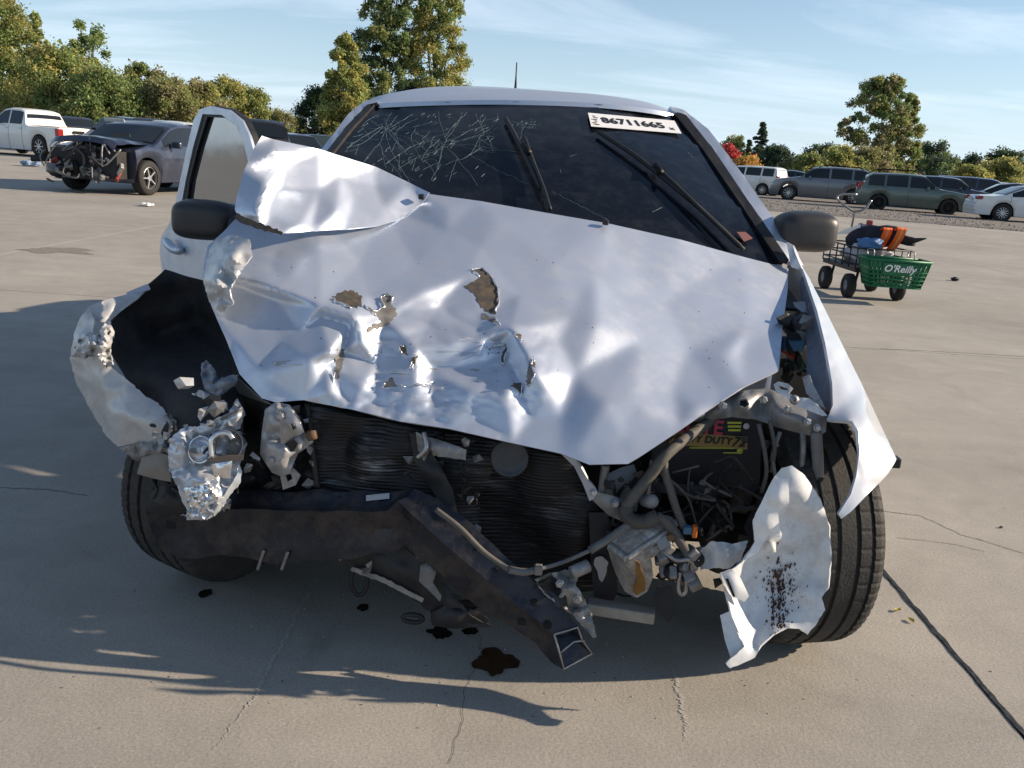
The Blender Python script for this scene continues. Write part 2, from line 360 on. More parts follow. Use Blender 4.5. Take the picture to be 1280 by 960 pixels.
# slabs with recessed joints: joints run along y = 6.44 + 5.2 k and x = 1.2 + 6 k
rs = random.Random(4)
SX = [1.2 + 6 * k for k in range(-4, 5)]; SY = [6.44 + 5.2 * k for k in range(-3, 5)]
sheet('joint_bed', SX[0], SX[-1], SY[0], SY[-1], -0.008, DIRTG)
for i in range(len(SX) - 1):
    for j in range(len(SY) - 1):
        gx0 = 0.007 if abs(SX[i] - 1.2) < .1 else 0.004; gx1 = 0.007 if abs(SX[i + 1] - 1.2) < .1 else 0.004
        x0, x1, y0, y1 = SX[i] + gx0, SX[i + 1] - gx1, SY[j] + 0.0045, SY[j + 1] - 0.0045
        # edges slightly worn: resampled outline
        loop = []
        def edge(a, b, n):
            for k in range(n):
                t = k / n; loop.append((a[0] + (b[0] - a[0]) * t + rs.uniform(-.0022, .0022), a[1] + (b[1] - a[1]) * t + rs.uniform(-.0022, .0022)))
        n_ = 60 if j in (1, 2, 3) and 2 <= i <= 5 else 10
        edge((x0, y0), (x1, y0), n_); edge((x1, y0), (x1, y1), n_); edge((x1, y1), (x0, y1), n_); edge((x0, y1), (x0, y0), n_)
        L = len(loop); vs = [(x, y, 0) for x, y in loop] + [(x, y, -0.010) for x, y in loop]
        mesh('slab', vs, [tuple(range(L))] + [(k, k + L, (k + 1) % L + L, (k + 1) % L) for k in range(L)], CONC, lot, smooth=False)
def ragged(name, P, w, m, parent, z, seed=0, wob=0.5, taper=False):
    """thin ragged strip lying on the ground along ground points P"""
    r = random.Random(seed); P = spline([Vector((p[0], p[1], 0)) for p in P], 14); v = []; f = []
    for i, p in enumerate(P):
        d = (P[min(i + 1, len(P) - 1)] - P[max(i - 1, 0)]).normalized(); s = Vector((-d.y, d.x, 0)); k = w * (1 + r.uniform(-wob, wob))
        if taper: k *= max(0.12, math.sin(math.pi * (i + .5) / len(P)))
        o = s * r.uniform(-w, w) * wob
        v += [p + s * k / 2 + o + Vector((0, 0, z)), p - s * k / 2 + o + Vector((0, 0, z))]
        if i: f.append((2 * i - 2, 2 * i - 1, 2 * i + 1, 2 * i))
    return mesh(name, v, f, m, parent, smooth=False)
TAR = mat('tar', (0.010, 0.010, 0.011), 0.55, var=0.3, vscale=40, bump=0.4, bscale=60)
ragged('joint_sealant', [(1.2 + rs.uniform(-.0012, .0012), -2 + k * .35) for k in range(26)], 0.0135, TAR, lot, 0.003, 1, 0.18)
CRK = mat('crack_dark', (0.055, 0.05, 0.045), 0.95, var=0.3, vscale=50)
SCR = mat('scratch_pale', (0.40, 0.38, 0.35), 0.9, var=0.25, vscale=60)
def G(px, py): p = A(px, py, z=0); return (p.x, p.y)
def wig(pts, amp, seed, n=6):
    r = random.Random(seed); o = []
    for i in range(len(pts) - 1):
        for k in range(n): t = k / n; o.append((pts[i][0] + (pts[i + 1][0] - pts[i][0]) * t + r.uniform(-amp, amp), pts[i][1] + (pts[i + 1][1] - pts[i][1]) * t + r.uniform(-amp, amp)))
    o.append(pts[-1]); return o
for k, (pl, ww) in enumerate([([(1095, 638), (1150, 645), (1200, 668), (1280, 692)], .003), ([(600, 795), (600, 818), (582, 860), (578, 900), (560, 955)], .0011), ([(1100, 436), (1200, 441), (1280, 446)], .008),
                               ([(0, 610), (60, 612), (110, 620)], .003), ([(1120, 672), (1190, 680), (1230, 690)], .002)]):
    ragged('crack', wig([G(*p) for p in pl], .0035, k), ww, CRK, lot, 0.0015, k, 0.5)
for k, (pl, ww) in enumerate([([(395, 722), (370, 770), (345, 820), (320, 870), (255, 955)], .007), ([(840, 830), (850, 870), (860, 930)], .010), ([(1060, 436), (1110, 437)], .01), ([(1150, 310), (1200, 318)], .05)]):
    ragged('scratch', wig([G(*p) for p in pl], .004, k + 20), ww, SCR, lot, 0.0014, k, 0.6, taper=True)
def blot(name, px, py, rx, ry, m, seed, parent=None, z=0.002, n=60, amp=0.45):
    c = A(px, py, z=0); v = [(c.x, c.y, z)]
    for k in range(n):
        a = 2 * math.pi * k / n; q = 1 + amp * mnoise.noise(Vector((math.cos(a) * 1.3, math.sin(a) * 1.3, seed * 5.1))) + 0.22 * mnoise.noise(Vector((math.cos(a) * 4, math.sin(a) * 4, seed)))
        v.append((c.x + rx * q * math.cos(a), c.y + ry * q * math.sin(a), z))
    return mesh(name, v, [(0, 1 + k, 1 + (k + 1) % n) for k in range(n)], m, parent, smooth=False)
OIL = mat('oil_stain', (0.055, 0.030, 0.014), 0.30, var=0.5, vscale=25, dirt=0.6, dirtcol=(0.02, 0.012, 0.008), dscale=30)
OILD = mat('oil_dark', (0.014, 0.011, 0.009), 0.25, var=0.3, vscale=25)
tag(blot('fluid_spill', 619, 827, .052, .055, OIL, 3), 'brown puddle of leaked fluid on the sunlit concrete before the crushed radiator', 'puddle', 'leaked fluid on the ground')
tag(blot('fluid_spill', 549, 791, .026, .034, OILD, 5), 'dark drip spot under the end of the broken lower radiator bracket', 'puddle', 'leaked fluid on the ground')
tag(blot('fluid_spill', 588, 789, .020, .020, OILD, 7), 'small dark drip spot between the brown puddle and radiator bracket', 'puddle', 'leaked fluid on the ground')
tag(blot('fluid_spill', 256, 743, .017, .022, OILD, 8), 'tiny dark drip spot in shade by the tyre with the torn fender', 'puddle', 'leaked fluid on the ground')
tag(blot('fluid_spill', 454, 760, .015, .020, OILD, 9), 'tiny dark drip spot in shade beneath the long black bumper beam', 'puddle', 'leaked fluid on the ground')
# dirt patch, litter, leaves
o = blot('dirt_patch', 68, 313, .34, .22, mat('dirt_patch_m', (0.20, 0.18, 0.15), 0.95, var=0.4, vscale=20), 12, amp=0.8)
tag(o, 'flat patch of dry dirt on the open concrete', 'dirt', kind='stuff')
def crumple_blob(name, px, py, sx, sy, sz, m, seed, label, cat, group=None):
    c = A(px, py, z=0); bm = bmesh.new(); bmesh.ops.create_icosphere(bm, subdivisions=3, radius=1)
    for v in bm.verts:
        k = 1 + 0.55 * mnoise.noise(v.co * 1.9 + Vector((seed, 0, 0))) + 0.25 * mnoise.noise(v.co * 5 + Vector((0, seed, 0)))
        v.co = Vector((v.co.x * sx * k, v.co.y * sy * k, max(0, (v.co.z + 0.75)) * sz * k * .6))
    me = bpy.data.meshes.new(name); bm.to_mesh(me); bm.free(); me.materials.append(m)
    o = bpy.data.objects.new(name, me); COL.objects.link(o); o.location = (c.x, c.y, 0.001); return tag(o, label, cat, group)
crumple_blob('plastic_bag', 38, 208, .26, .2, .16, mat('bag_blue', (0.22, 0.30, 0.42), 0.5), 1, 'crumpled pale blue plastic scrap near the white pickup', 'litter')
crumple_blob('paper_scrap', 184, 258, .11, .09, .05, mat('paper', (0.7, 0.7, 0.68), 0.8), 2, 'crumpled white paper scrap in front of the dark wrecked sedan', 'litter')
crumple_blob('black_scrap', 1193, 351, .05, .05, .04, BLACKP, 3, 'small black scrap on the concrete beyond the green basket', 'litter')
crumple_blob('pebble', 1251, 660, .006, .005, .006, BLACKP, 6, 'tiny dark pebble on bright concrete beside the tar joint', 'pebble', 'pebbles')
YL = mat('yellow_leaf', (0.45, 0.36, 0.05), 0.6)
for k, (px, py, a) in enumerate([(1122, 763, .4), (1139, 776, 1.9)]):
    c = A(px, py, z=0.004); d = Vector((math.cos(a), math.sin(a), 0)); s = Vector((-d.y, d.x, 0)); v = []; f = []
    for i in range(7):
        t = i / 6; wd = .008 * math.sin(math.pi * t) ** .7; v += [c + d * (.022 * (t - .5)) + s * wd + Vector((0, 0, .004)), c + d * (.022 * (t - .5)), c + d * (.022 * (t - .5)) - s * wd + Vector((0, 0, .005))]
        if i: f += [(3 * i - 3, 3 * i - 2, 3 * i + 1, 3 * i), (3 * i - 2, 3 * i - 1, 3 * i + 2, 3 * i + 1)]
    tag(mesh('fallen_leaf', v, f, YL), ('small yellow fallen leaf closer to the tyre beside the tar joint', 'small yellow fallen leaf closer to the black tar joint')[k], 'leaf', 'yellow leaves by the joint')
# gravel bank below the parked row
GRAV = mat('gravel', (0.17, 0.155, 0.14), 0.95, var=0.45, vscale=3.0, bump=0.8, bscale=9)
gp = [A(900, 257, z=0), A(960, 263, z=0), A(1060, 271, z=0), A(1160, 279, z=0), A(1290, 290, z=0)]
gv = []; gf = []
for k, p in enumerate(gp):
    d = Vector((p.x, p.y, 0)); q = Vector((p.x * 3.2, p.y * 3.2, 0)); far = Vector((p.x / p.y * 140, 140, 0))
    gv += [(d.x, d.y, -.006), (d.x + .1, d.y + .35, .05), (far.x, far.y, .05)]
    if k: a = 3 * k; gf += [(a - 3, a, a + 1, a - 2), (a - 2, a + 1, a + 2, a - 1)]
gd = Vector((gp[-1].x, gp[-1].y)); gv += [(60, gd.y - 8, -.006), (60.1, gd.y - 7.6, .05), (160, 140, .05)]; a = 3 * len(gp); gf += [(a - 3, a, a + 1, a - 2), (a - 2, a + 1, a + 2, a - 1)]
tag(mesh('gravel_verge', gv, gf, GRAV, smooth=False), kind='structure')
# loose stones on the verge edge
st = MB(); r = random.Random(3)
for k in range(1300):
    i = r.randrange(len(gp) - 1); t = r.random(); p = gp[i].lerp(gp[i + 1], t); dd = r.random() ** 1.6 * 10; sz = r.uniform(.02, .06)
    c = Vector((p.x + dd * .35, p.y + dd, .05 if dd > .3 else 0.0)); q = [Vector((r.uniform(.6, 1) * x, r.uniform(.6, 1) * y, r.uniform(.4, .8) * z)) * sz + c for x, y, z in ((1, 0, 0), (0, 1, 0), (-1, 0, 0), (0, -1, 0), (0, 0, 1))]
    st.add(q, [(0, 1, 4), (1, 2, 4), (2, 3, 4), (3, 0, 4)])
tag(st.build('gravel_stones', mat('stone', (0.17, 0.158, 0.145), 0.9, island=0.5), smooth=False), 'loose grey gravel scattered along the verge below the parked cars', 'gravel', kind='stuff')

# ------------------------------------------------------------------ trees
def leafmat(name, col, isl=0.35, sub=0.45): return mat('leaf_' + name, tuple((q * .82 + .18 * sum(col) / 3) * 2.3 for q in col), 0.65, var=0.35, vscale=0.5, island=isl, sub=sub, spec=0.25)
BARK = mat('bark', (0.10, 0.08, 0.06), 0.9, var=0.3, vscale=6)
def tree(name, label, base, H, Wd, leafm, shape='round', clumps=40, per=110, leaf=0.16, seed=0, low=0.12, group='trees beyond the lot', trunk=0.02, mats=None, cs=None, lean=0.0):
    r = random.Random(seed); root = empty(name, base); tag(root, label, 'bush' if H < 3.6 else 'tree', group)
    C = []
    for k in range(clumps):
        for _ in range(60):
            h = r.random(); a = r.uniform(0, 2 * math.pi); q = math.sqrt(r.random())
            if shape == 'conifer': R = (1 - h) ** 0.85
            elif shape == 'poplar': R = (math.sin(math.pi * min(1, h * .92 + .08)) ** 0.55) * (1 - 0.45 * h)
            elif shape == 'oak': R = math.sin(math.pi * (0.12 + 0.82 * h)) ** 0.5
            elif shape == 'spread': R = (0.35 + 0.65 * math.sin(math.pi * h)) * (1 if h > .25 else .7)
            else: R = math.sin(math.pi * (0.1 + 0.85 * h)) ** 0.7
            R *= 1 + 0.35 * mnoise.noise(Vector((math.cos(a), math.sin(a), h * 3 + seed)))
            z = H * (low + (1 - low) * h) * 0.97
            p = Vector((math.cos(a) * q * R * Wd / 2 + lean * z, math.sin(a) * q * R * Wd / 2, z))
            if q > .45 or r.random() < .35: break
        C.append((p, h))
    nm = len(mats) if mats else 1; rg = np.random.default_rng(seed); VV = []; FM = []
    for p, h in C:
        cr = (cs or Wd * 0.17) * r.uniform(.55, 1.35) * (0.45 + 0.55 * (1 - h) if shape in ('conifer', 'poplar') else 1)
        mi = r.randrange(nm); k = int(per * r.uniform(.6, 1.3))
        d = rg.normal(size=(k, 3)) * (1, 1, .8); d /= np.linalg.norm(d, axis=1, keepdims=True) + 1e-9; d *= cr * rg.random((k, 1)) ** .6 * rg.uniform(.7, 1.25, (k, 1))
        if shape == 'conifer': d[:, 2] *= .35; d[:, 2] -= .25 * np.hypot(d[:, 0], d[:, 1])
        c = np.array(p) + d; n = rg.normal(size=(k, 3)) + (0, 0, .4); n /= np.linalg.norm(n, axis=1, keepdims=True)
        t = rg.normal(size=(k, 3)); e1 = np.cross(n, t); e1 /= np.linalg.norm(e1, axis=1, keepdims=True) + 1e-9; e2 = np.cross(n, e1); s = leaf * rg.uniform(.5, 1.3, (k, 1))
        VV.append(np.stack([c - e1 * s * .5, c + e2 * s * .33, c + e1 * s * .5, c - e2 * s * .33], 1).reshape(-1, 3)); FM.append(np.where(rg.random(k) < .8, mi, rg.integers(0, nm, k)))
    VV = np.concatenate(VV); FM = np.concatenate(FM).astype(np.int32); nq = len(FM)
    me = bpy.data.meshes.new('crown'); me.vertices.add(nq * 4); me.vertices.foreach_set('co', VV.astype(np.float32).ravel()); me.loops.add(nq * 4); me.loops.foreach_set('vertex_index', np.arange(nq * 4, dtype=np.int32))
    me.polygons.add(nq); me.polygons.foreach_set('loop_start', np.arange(0, nq * 4, 4, dtype=np.int32)); me.polygons.foreach_set('loop_total', np.full(nq, 4, dtype=np.int32))
    for q in (mats or [leafm]): me.materials.append(q)
    me.polygons.foreach_set('material_index', FM); me.update(calc_edges=True); me.validate()
    oc = bpy.data.objects.new('crown', me); COL.objects.link(oc); oc.parent = root
    tb = MB(); top = H * (.92 if shape in ('conifer', 'poplar') else .72); tr = H * trunk
    tb.tube(spline([Vector((0, 0, -.1)), Vector((lean * top * .3 + r.uniform(-.1, .1), 0, top * .35)), Vector((lean * top, r.uniform(-.1, .1), top))], 5), [tr * (1 - .85 * i / 10) for i in range(11)], 7)
    for p, h in C[:min(len(C), 26)]:
        z0 = max(H * low * .5, p.z * r.uniform(.45, .75)); z0 = min(z0, top * .95); s = Vector((lean * z0, 0, z0)); mid = s.lerp(p, .5) + Vector((0, 0, -.05 * H * r.random()))
        tb.tube(spline([s, mid, p], 3), [tr * .38, tr * .34, tr * .3, tr * .26, tr * .2, tr * .14, tr * .08], 5)
    tb.build('trunk', BARK, root)
    return root
def GD(px, y): p = A(px, 200, y=y); return (p.x, y, 0)
def hz(px): return 480 - FPX * math.tan(PITCH) / _cr + math.tan(ROLL) * (px - 640)      # horizon row at column px
def ht(px, py, y): return A(px, py, y=y).z
OLV = leafmat('olive', (0.125, 0.14, 0.038)); GRN = leafmat('green', (0.085, 0.125, 0.035)); GLD = leafmat('gold', (0.20, 0.18, 0.04)); DGR = leafmat('deep', (0.035, 0.06, 0.028)); TAN_ = leafmat('tan', (0.14, 0.125, 0.06)); REDL = leafmat('red', (0.26, 0.025, 0.025)); ORG_ = leafmat('orange', (0.28, 0.15, 0.02)); BLG = leafmat('bluegreen', (0.030, 0.045, 0.032)); YGR = leafmat('yellowgreen', (0.15, 0.175, 0.045))
# (px centre, py top, width px, distance, shape, materials, label)
TL = [(8, -8, 90, 62, 'round', [OLV, GLD, GRN], 'tall olive and gold tree rising behind the cab of the white pickup', 60),
      (22, 0, 40, 66, 'poplar', [YGR, GRN], 'slender yellow green tree poking above the hedge behind the white pickup', 34),
      (55, 16, 52, 66, 'poplar', [OLV, YGR], 'olive tree with pointed crown behind the tailgate of the white pickup', 40),
      (75, 62, 100, 58, 'round', [OLV, GRN, GLD], 'dense rounded olive tree behind the dark wrecked sedan', 60),
      (118, 28, 54, 64, 'spread', [GRN, YGR], 'loose feathery green tree standing tallest behind the dark wrecked sedan', 26),
      (130, 88, 90, 56, 'round', [OLV, GRN], 'broad green and olive tree low behind the wrecked sedan roof', 52),
      (186, 78, 64, 60, 'spread', [TAN_, OLV, GRN], 'thin brown twiggy tree between denser green trees', 30),
      (212, 100, 70, 57, 'round', [OLV, TAN_], 'rounded olive tan tree beside the thin twiggy tree', 44),
      (255, 104, 60, 62, 'round', [OLV, TAN_, GLD], 'tan and olive tree above the open car door window frame', 40),
      (285, 98, 50, 66, 'spread', [OLV, GLD], 'loose gold green tree just behind the open car door', 34),
      (315, 112, 52, 68, 'round', [YGR, OLV], 'low yellow green tree at the end of the hedge by the open door', 34),
      (352, 138, 44, 100, 'round', [TAN_, OLV], 'small hazy tan tree far behind distant parked cars', 30),
      (372, 146, 26, 110, 'round', [BLG, TAN_], 'tiny bluish tree far beyond the distant parked cars', 18),
      (397, 112, 52, 74, 'round', [DGR, GRN, BLG], 'small dark green tree at the foot of the golden poplar', 44),
      (430, 40, 66, 70, 'poplar', [OLV, GLD, YGR], 'yellowing poplar shorter than its dark neighbour above the windshield pillar', 60),
      (478, -90, 76, 74, 'poplar', [DGR, GRN, OLV], 'very tall dark green poplar rising out of view behind the car roof', 90),
      (541, -110, 80, 76, 'poplar', [OLV, GLD, GRN], 'very tall golden green poplar rising out of view above the car roof', 84)]
for k, (px, pt, wp, d, sh, ms, lb, cl) in enumerate(TL):
    h = ht(px, pt, d); wd = wp * d / FPX * 1.12
    tree('poplar_tree' if sh == 'poplar' else 'broadleaf_tree', lb, GD(px, d), h, wd, None, sh, clumps=int(cl * (2.8 if sh != 'poplar' else 3.6)), per=230, leaf=0.18 if sh != 'poplar' else .21, seed=k + 11, low=0.02 if px < 340 else .03, mats=ms, cs=max(.45, wd * (.14 if sh != 'spread' else .085)), trunk=.014)
TR_ = [(907, 184, 26, 62, 'round', [REDL], 'small bright red maple by the windshield pillar', 22, 'maple_tree'),
       (917, 170, 26, 80, 'round', [GRN, OLV], 'small green tree behind the red maple', 22, 'broadleaf_tree'),
       (933, 198, 36, 60, 'round', [ORG_, YGR], 'low orange yellow bush between red maple and conifers', 22, 'autumn_bush'),
       (938, 199, 16, 66, 'round', [REDL, ORG_], 'little red bush at the foot of the pointed conifers', 12, 'autumn_bush'),
       (948, 150, 34, 120, 'conifer', [DGR, BLG], 'tall pointed dark conifer beyond the white compact car', 60, 'conifer_tree'),
       (934, 172, 20, 122, 'conifer', [BLG, DGR], 'short pointed conifer leaning against a taller conifer', 34, 'conifer_tree'),
       (969, 184, 44, 105, 'oak', [BLG, DGR], 'round dark oak beside the tall conifer', 40, 'oak_tree'),
       (985, 200, 24, 80, 'round', [OLV, TAN_], 'small tan tree in front of the round dark oak', 16, 'broadleaf_tree'),
       (1025, 178, 40, 108, 'oak', [BLG, DGR], 'dark oak behind the yellow green bushes', 30, 'oak_tree'),
       (1012, 194, 40, 70, 'round', [YGR, OLV], 'yellow green bush above the grey parked suv', 30, 'broadleaf_tree'),
       (1048, 184, 48, 72, 'round', [YGR, OLV, GLD], 'olive yellow tree left of the tall airy cottonwood', 36, 'broadleaf_tree'),
       (1094, 92, 78, 78, 'spread', [OLV, GRN, TAN_], 'tall airy cottonwood with open branches above the parked cars', 74, 'cottonwood_tree'),
       (1126, 112, 56, 80, 'poplar', [OLV, TAN_, GRN], 'second tall cottonwood stem with olive crown joined to its neighbour', 46, 'cottonwood_tree'),
       (1088, 186, 60, 74, 'round', [OLV, TAN_], 'low brown olive scrub at the foot of the cottonwood', 34, 'broadleaf_tree'),
       (1162, 178, 54, 112, 'oak', [BLG, DGR, GRN], 'ragged dark oak next to the cottonwood', 40, 'oak_tree'),
       (1196, 198, 34, 116, 'oak', [BLG, DGR], 'dark oak behind the dark blue parked van, smaller of two', 26, 'oak_tree'),
       (1219, 194, 38, 118, 'oak', [BLG, DGR], 'rounded dark oak behind a bright yellow bush', 28, 'oak_tree'),
       (1217, 208, 46, 76, 'round', [GLD, YGR], 'bright yellow bush above the dark parked cars', 30, 'autumn_bush'),
       (1258, 188, 46, 114, 'oak', [BLG, DGR], 'dark oak behind the olive bush at the row end', 34, 'oak_tree'),
       (1256, 202, 56, 80, 'round', [OLV, GLD], 'olive gold bush above the white sedan', 36, 'autumn_bush'),
       (1300, 200, 50, 84, 'round', [OLV, GRN], 'olive bush beyond the white sedan cut by the picture edge', 30, 'autumn_bush')]
for k, (px, pt, wp, d, sh, ms, lb, cl, nm) in enumerate(TR_):
    h = ht(px, pt, d); wd = wp * d / FPX * 1.15
    tree(nm, lb, GD(px, d), h, wd, None, sh, clumps=int(cl * 2.3), per=190, leaf=0.14 + d * .0011, seed=k + 51, low=.28 if sh == 'spread' else .05, mats=ms, cs=max(.4, wd * (.135 if sh != 'spread' else .07)), trunk=.013)
# far scrub that closes the horizon
sv = []; sf = []; r = random.Random(9)
for k in range(26000):
    x = r.uniform(-170, 170); c = Vector((x, 150 + r.uniform(0, 14), abs(r.gauss(0, 1)) * 1.6 * (1 + .6 * mnoise.noise(Vector((x * .06, 0, 0)))))); n = Vector((r.gauss(0, 1), r.gauss(0, 1), r.gauss(0, 1))).normalized(); e1 = n.orthogonal().normalized(); e2 = n.cross(e1); s = r.uniform(.4, .9)
    i = len(sv); sv += [c - e1 * s, c + e2 * s * .7, c + e1 * s, c - e2 * s * .7]; sf.append((i, i + 1, i + 2, i + 3))
tag(mesh('far_scrub', sv, sf, leafmat('far', (0.06, 0.065, 0.035))), 'low olive scrub closing the far end of the lot', 'scrub', kind='stuff')
# ------------------------------------------------------------------ parked cars
PROF = {'sedan': ([(-.5, .62), (-.492, .82), (-.47, .95), (-.36, .99), (-.31, 1.02), (-.15, 1.38), (-.02, 1.455), (.06, 1.44), (.13, 1.37), (.27, 1.0), (.42, .87), (.482, .74), (.5, .55)], .94, (-.31, .27), (-.15, .13), 1.45),
        'suv': ([(-.5, .62), (-.492, .98), (-.465, 1.14), (-.405, 1.58), (-.36, 1.655), (-.1, 1.68), (.06, 1.64), (.10, 1.60), (.23, 1.14), (.30, 1.09), (.45, .98), (.488, .80), (.5, .6)], 1.08, (-.47, .235), (-.40, .095), 1.68),
        'wagon': ([(-.5, .60), (-.492, .95), (-.465, 1.05), (-.425, 1.45), (-.38, 1.56), (-.1, 1.60), (.05, 1.57), (.085, 1.54), (.22, 1.06), (.30, 1.02), (.455, .91), (.488, .76), (.5, .6)], .98, (-.47, .225), (-.42, .08), 1.60),
        'box': ([(-.5, .62), (-.495, 1.0), (-.485, 1.1), (-.455, 1.55), (-.42, 1.60), (-.1, 1.62), (.10, 1.58), (.14, 1.54), (.29, 1.12), (.36, 1.06), (.46, .95), (.49, .8), (.5, .6)], 1.04, (-.485, .295), (-.45, .135), 1.62),
        'pickup': ([(-.5, .62), (-.495, 1.10), (-.49, 1.16), (-.185, 1.16), (-.175, 1.20), (-.14, 1.70), (-.10, 1.765), (.02, 1.79), (.07, 1.74), (.19, 1.20), (.27, 1.17), (.45, 1.09), (.488, .92), (.5, .6)], 1.12, (-.178, .195), (-.14, .065), 1.79)}
TINT = mat('car_glass', (0.012, 0.016, 0.020), 0.04, spec=0.55)
TINTG = mat('car_glass_green', (0.06, 0.085, 0.08), 0.05, spec=0.7)
TYRE = mat('bg_tyre', (0.02, 0.02, 0.02), 0.8); UNDER = mat('underbody', (0.008, 0.008, 0.008), 0.9)
REDLAMP = mat('tail_lamp', (0.28, 0.012, 0.012), 0.2, coat=0.5); CLEARL = mat('head_lamp', (0.55, 0.56, 0.57), 0.12, 0.4, coat=0.8); PLATE = mat('number_plate', (0.6, 0.62, 0.62), 0.5)
def paint(name, col, metal=0.4, rough=0.32): return mat('paint_' + name, col, rough, metal, coat=0.7, var=0.05, vscale=2, dirt=0.2, dirtcol=(0.2, 0.19, 0.17), dscale=4)
def lerpl(L, x):
    if x <= L[0][0]: return L[0][1]
    for (a, b), (c, d) in zip(L, L[1:]):
        if x <= c: return b + (d - b) * (x - a) / (c - a)
    return L[-1][1]
def wheel_local(root, x, y, R, wd, side, rimm, spokes=10, steer=0.0, name='wheel'):
    wroot = empty(name, (x, y, R), steer); wroot.parent = root
    MB().lathe([(R * .66, -wd / 2), (R * .93, -wd / 2 * 1.0), (R, -wd * .36), (R, wd * .36), (R * .93, wd / 2), (R * .66, wd / 2), (R * .62, wd * .3), (R * .62, -wd * .3), (R * .66, -wd / 2)], (0, 0, 0), (1, 0, 0), 28).build('tyre', TYRE, wroot)
    b = MB(); xo = side * wd * .38
    b.lathe([(R * .67, xo), (R * .60, xo + side * .012), (R * .58, xo - side * .03)], (0, 0, 0), (1, 0, 0), 28)
    b.lathe([(0.001, xo + side * .004), (R * .16, xo + side * .004), (R * .17, xo - side * .02)], (0, 0, 0), (1, 0, 0), 14)
    for k in range(spokes):
        a = 2 * math.pi * k / spokes; b.box((xo - side * .008, math.cos(a) * R * .36, math.sin(a) * R * .36), (.03, R * .075, R * .52), Matrix.Rotation(a - math.pi / 2, 3, 'X'))
    b.build('rim', rimm, wroot, smooth=False)
    MB().lathe([(0.001, xo - side * .05), (R * .6, xo - side * .05)], (0, 0, 0), (1, 0, 0), 20).build('brake', UNDER, wroot)
    return wroot
def make_car(name, label, loc, rz, typ, pm, L=4.6, W=1.8, Hs=1.0, cat='car', group=None, glass=None, R=.335, front=True, trim=None, rails=False, spokes=10, crash=0.0, rim=None):
    P, belt, gh, rf, H0 = PROF[typ]; glass = glass or TINT
    root = empty(name, loc, rz); tag(root, label, cat, group)
    top = lambda t: lerpl(P, t) * Hs
    bl = belt * Hs; yw = (-L * .30, L * .315); n = 92
    y0, y1 = -L / 2, L / 2 - crash
    def sec(y):
        t = y / L; zt = top(t); e = max(0, abs(t) - .40) / .10; w = W / 2 * (1 - .16 * e ** 2.2)
        z0 = .24
        for c in yw:
            d = abs(y - c); RR = R + .055
            if d < RR: z0 = max(z0, R + math.sqrt(RR * RR - d * d))
        zb = min(bl, zt - .02) ; zb = max(zb, .45); z0 = min(z0, zb - .06)
        gre = max(0, zt - zb - .03)
        wg = w * .965 - .30 * gre if gre > .02 else w * .90
        ze = zt - .045 if gre > .1 else zb + (zt - zb) * .6
        return [(w * .93, z0), (w * .985, z0 + .35 * (zb - z0)), (w, z0 + .68 * (zb - z0)), (w * .972, zb), (wg, ze), (wg * .78, zt - .012), (wg * .4, zt), (0, zt + .004)], w, zb, wg, ze, zt
    ys = [y0 + (y1 - y0) * i / (n - 1) for i in range(n)]; v = []; f = []
    for y in ys:
        s = sec(y)[0]; v += [(x, y, z) for x, z in s] + [(-x, y, z) for x, z in s[-2::-1]]
    m = 15
    for i in range(n - 1):
        for k in range(m - 1): f.append((i * m + k, i * m + k + 1, (i + 1) * m + k + 1, (i + 1) * m + k))
    f.append(tuple(range(m))); f.append(tuple(reversed(range((n - 1) * m, n * m))))
    body = mesh('body', v, f, pm, root); 
    try: body.data.set_sharp_from_angle(angle=math.radians(38))
    except Exception: pass
    u = MB(); u.box((0, (y0 + y1) / 2, .42), (W * .80, (y1 - y0) * .96, .40)); u.build('underbody', UNDER, root, smooth=False)
    # glass
    def side(name_, ya, yb, sg):
        vv = []; ff = []; k = 12
        for i in range(k + 1):
            y = ya + (yb - ya) * i / k; s, w, zb, wg, ze, zt = sec(y); h = ze - zb
            for t in (.10, .5, .90):
                x = w * .972 + (wg - w * .972) * t + .008; vv.append((sg * x, y, zb + h * t))
            if i: q = 3 * i; ff += [(q - 3, q, q + 1, q - 2), (q - 2, q + 1, q + 2, q - 1)]
        mesh(name_, vv, [g if sg < 0 else tuple(reversed(g)) for g in ff], glass, root)
    ga, gb = gh[0] * L, gh[1] * L
    cuts = {'sedan': [(.10, .44), (.47, .90)], 'suv': [(.09, .27), (.30, .57), (.60, .92)], 'wagon': [(.08, .28), (.31, .58), (.61, .92)], 'box': [(.07, .27), (.30, .57), (.60, .92)], 'pickup': [(.12, .46), (.50, .90)]}[typ]
    for sg in (-1, 1):
        for a, b in cuts: side('side_window', ga + (gb - ga) * a, ga + (gb - ga) * b, sg)
    def screen(name_, ya, yb, gm):
        vv = []; ff = []; k = 8
        for i in range(k + 1):
            y = ya + (yb - ya) * i / k; s, w, zb, wg, ze, zt = sec(y)
            for j in range(-4, 5):
                q = j / 4 * .90; x = q * wg; z = zt - .016 * abs(q) ** 2 + .012 - (.03 * max(0, abs(q) - .78)); vv.append((x, y + (.012 if ya > 0 else -.012), z))
            if i:
                for j in range(8): a = 9 * (i - 1) + j; ff.append((a, a + 1, a + 10, a + 9))
        mesh(name_, vv, ff, gm, root)
    screen('windshield', rf[1] * L + .06, gh[1] * L - .06, glass)
    screen('rear_window', gh[0] * L + (.10 if typ != 'sedan' else .06), rf[0] * L - .05, glass)
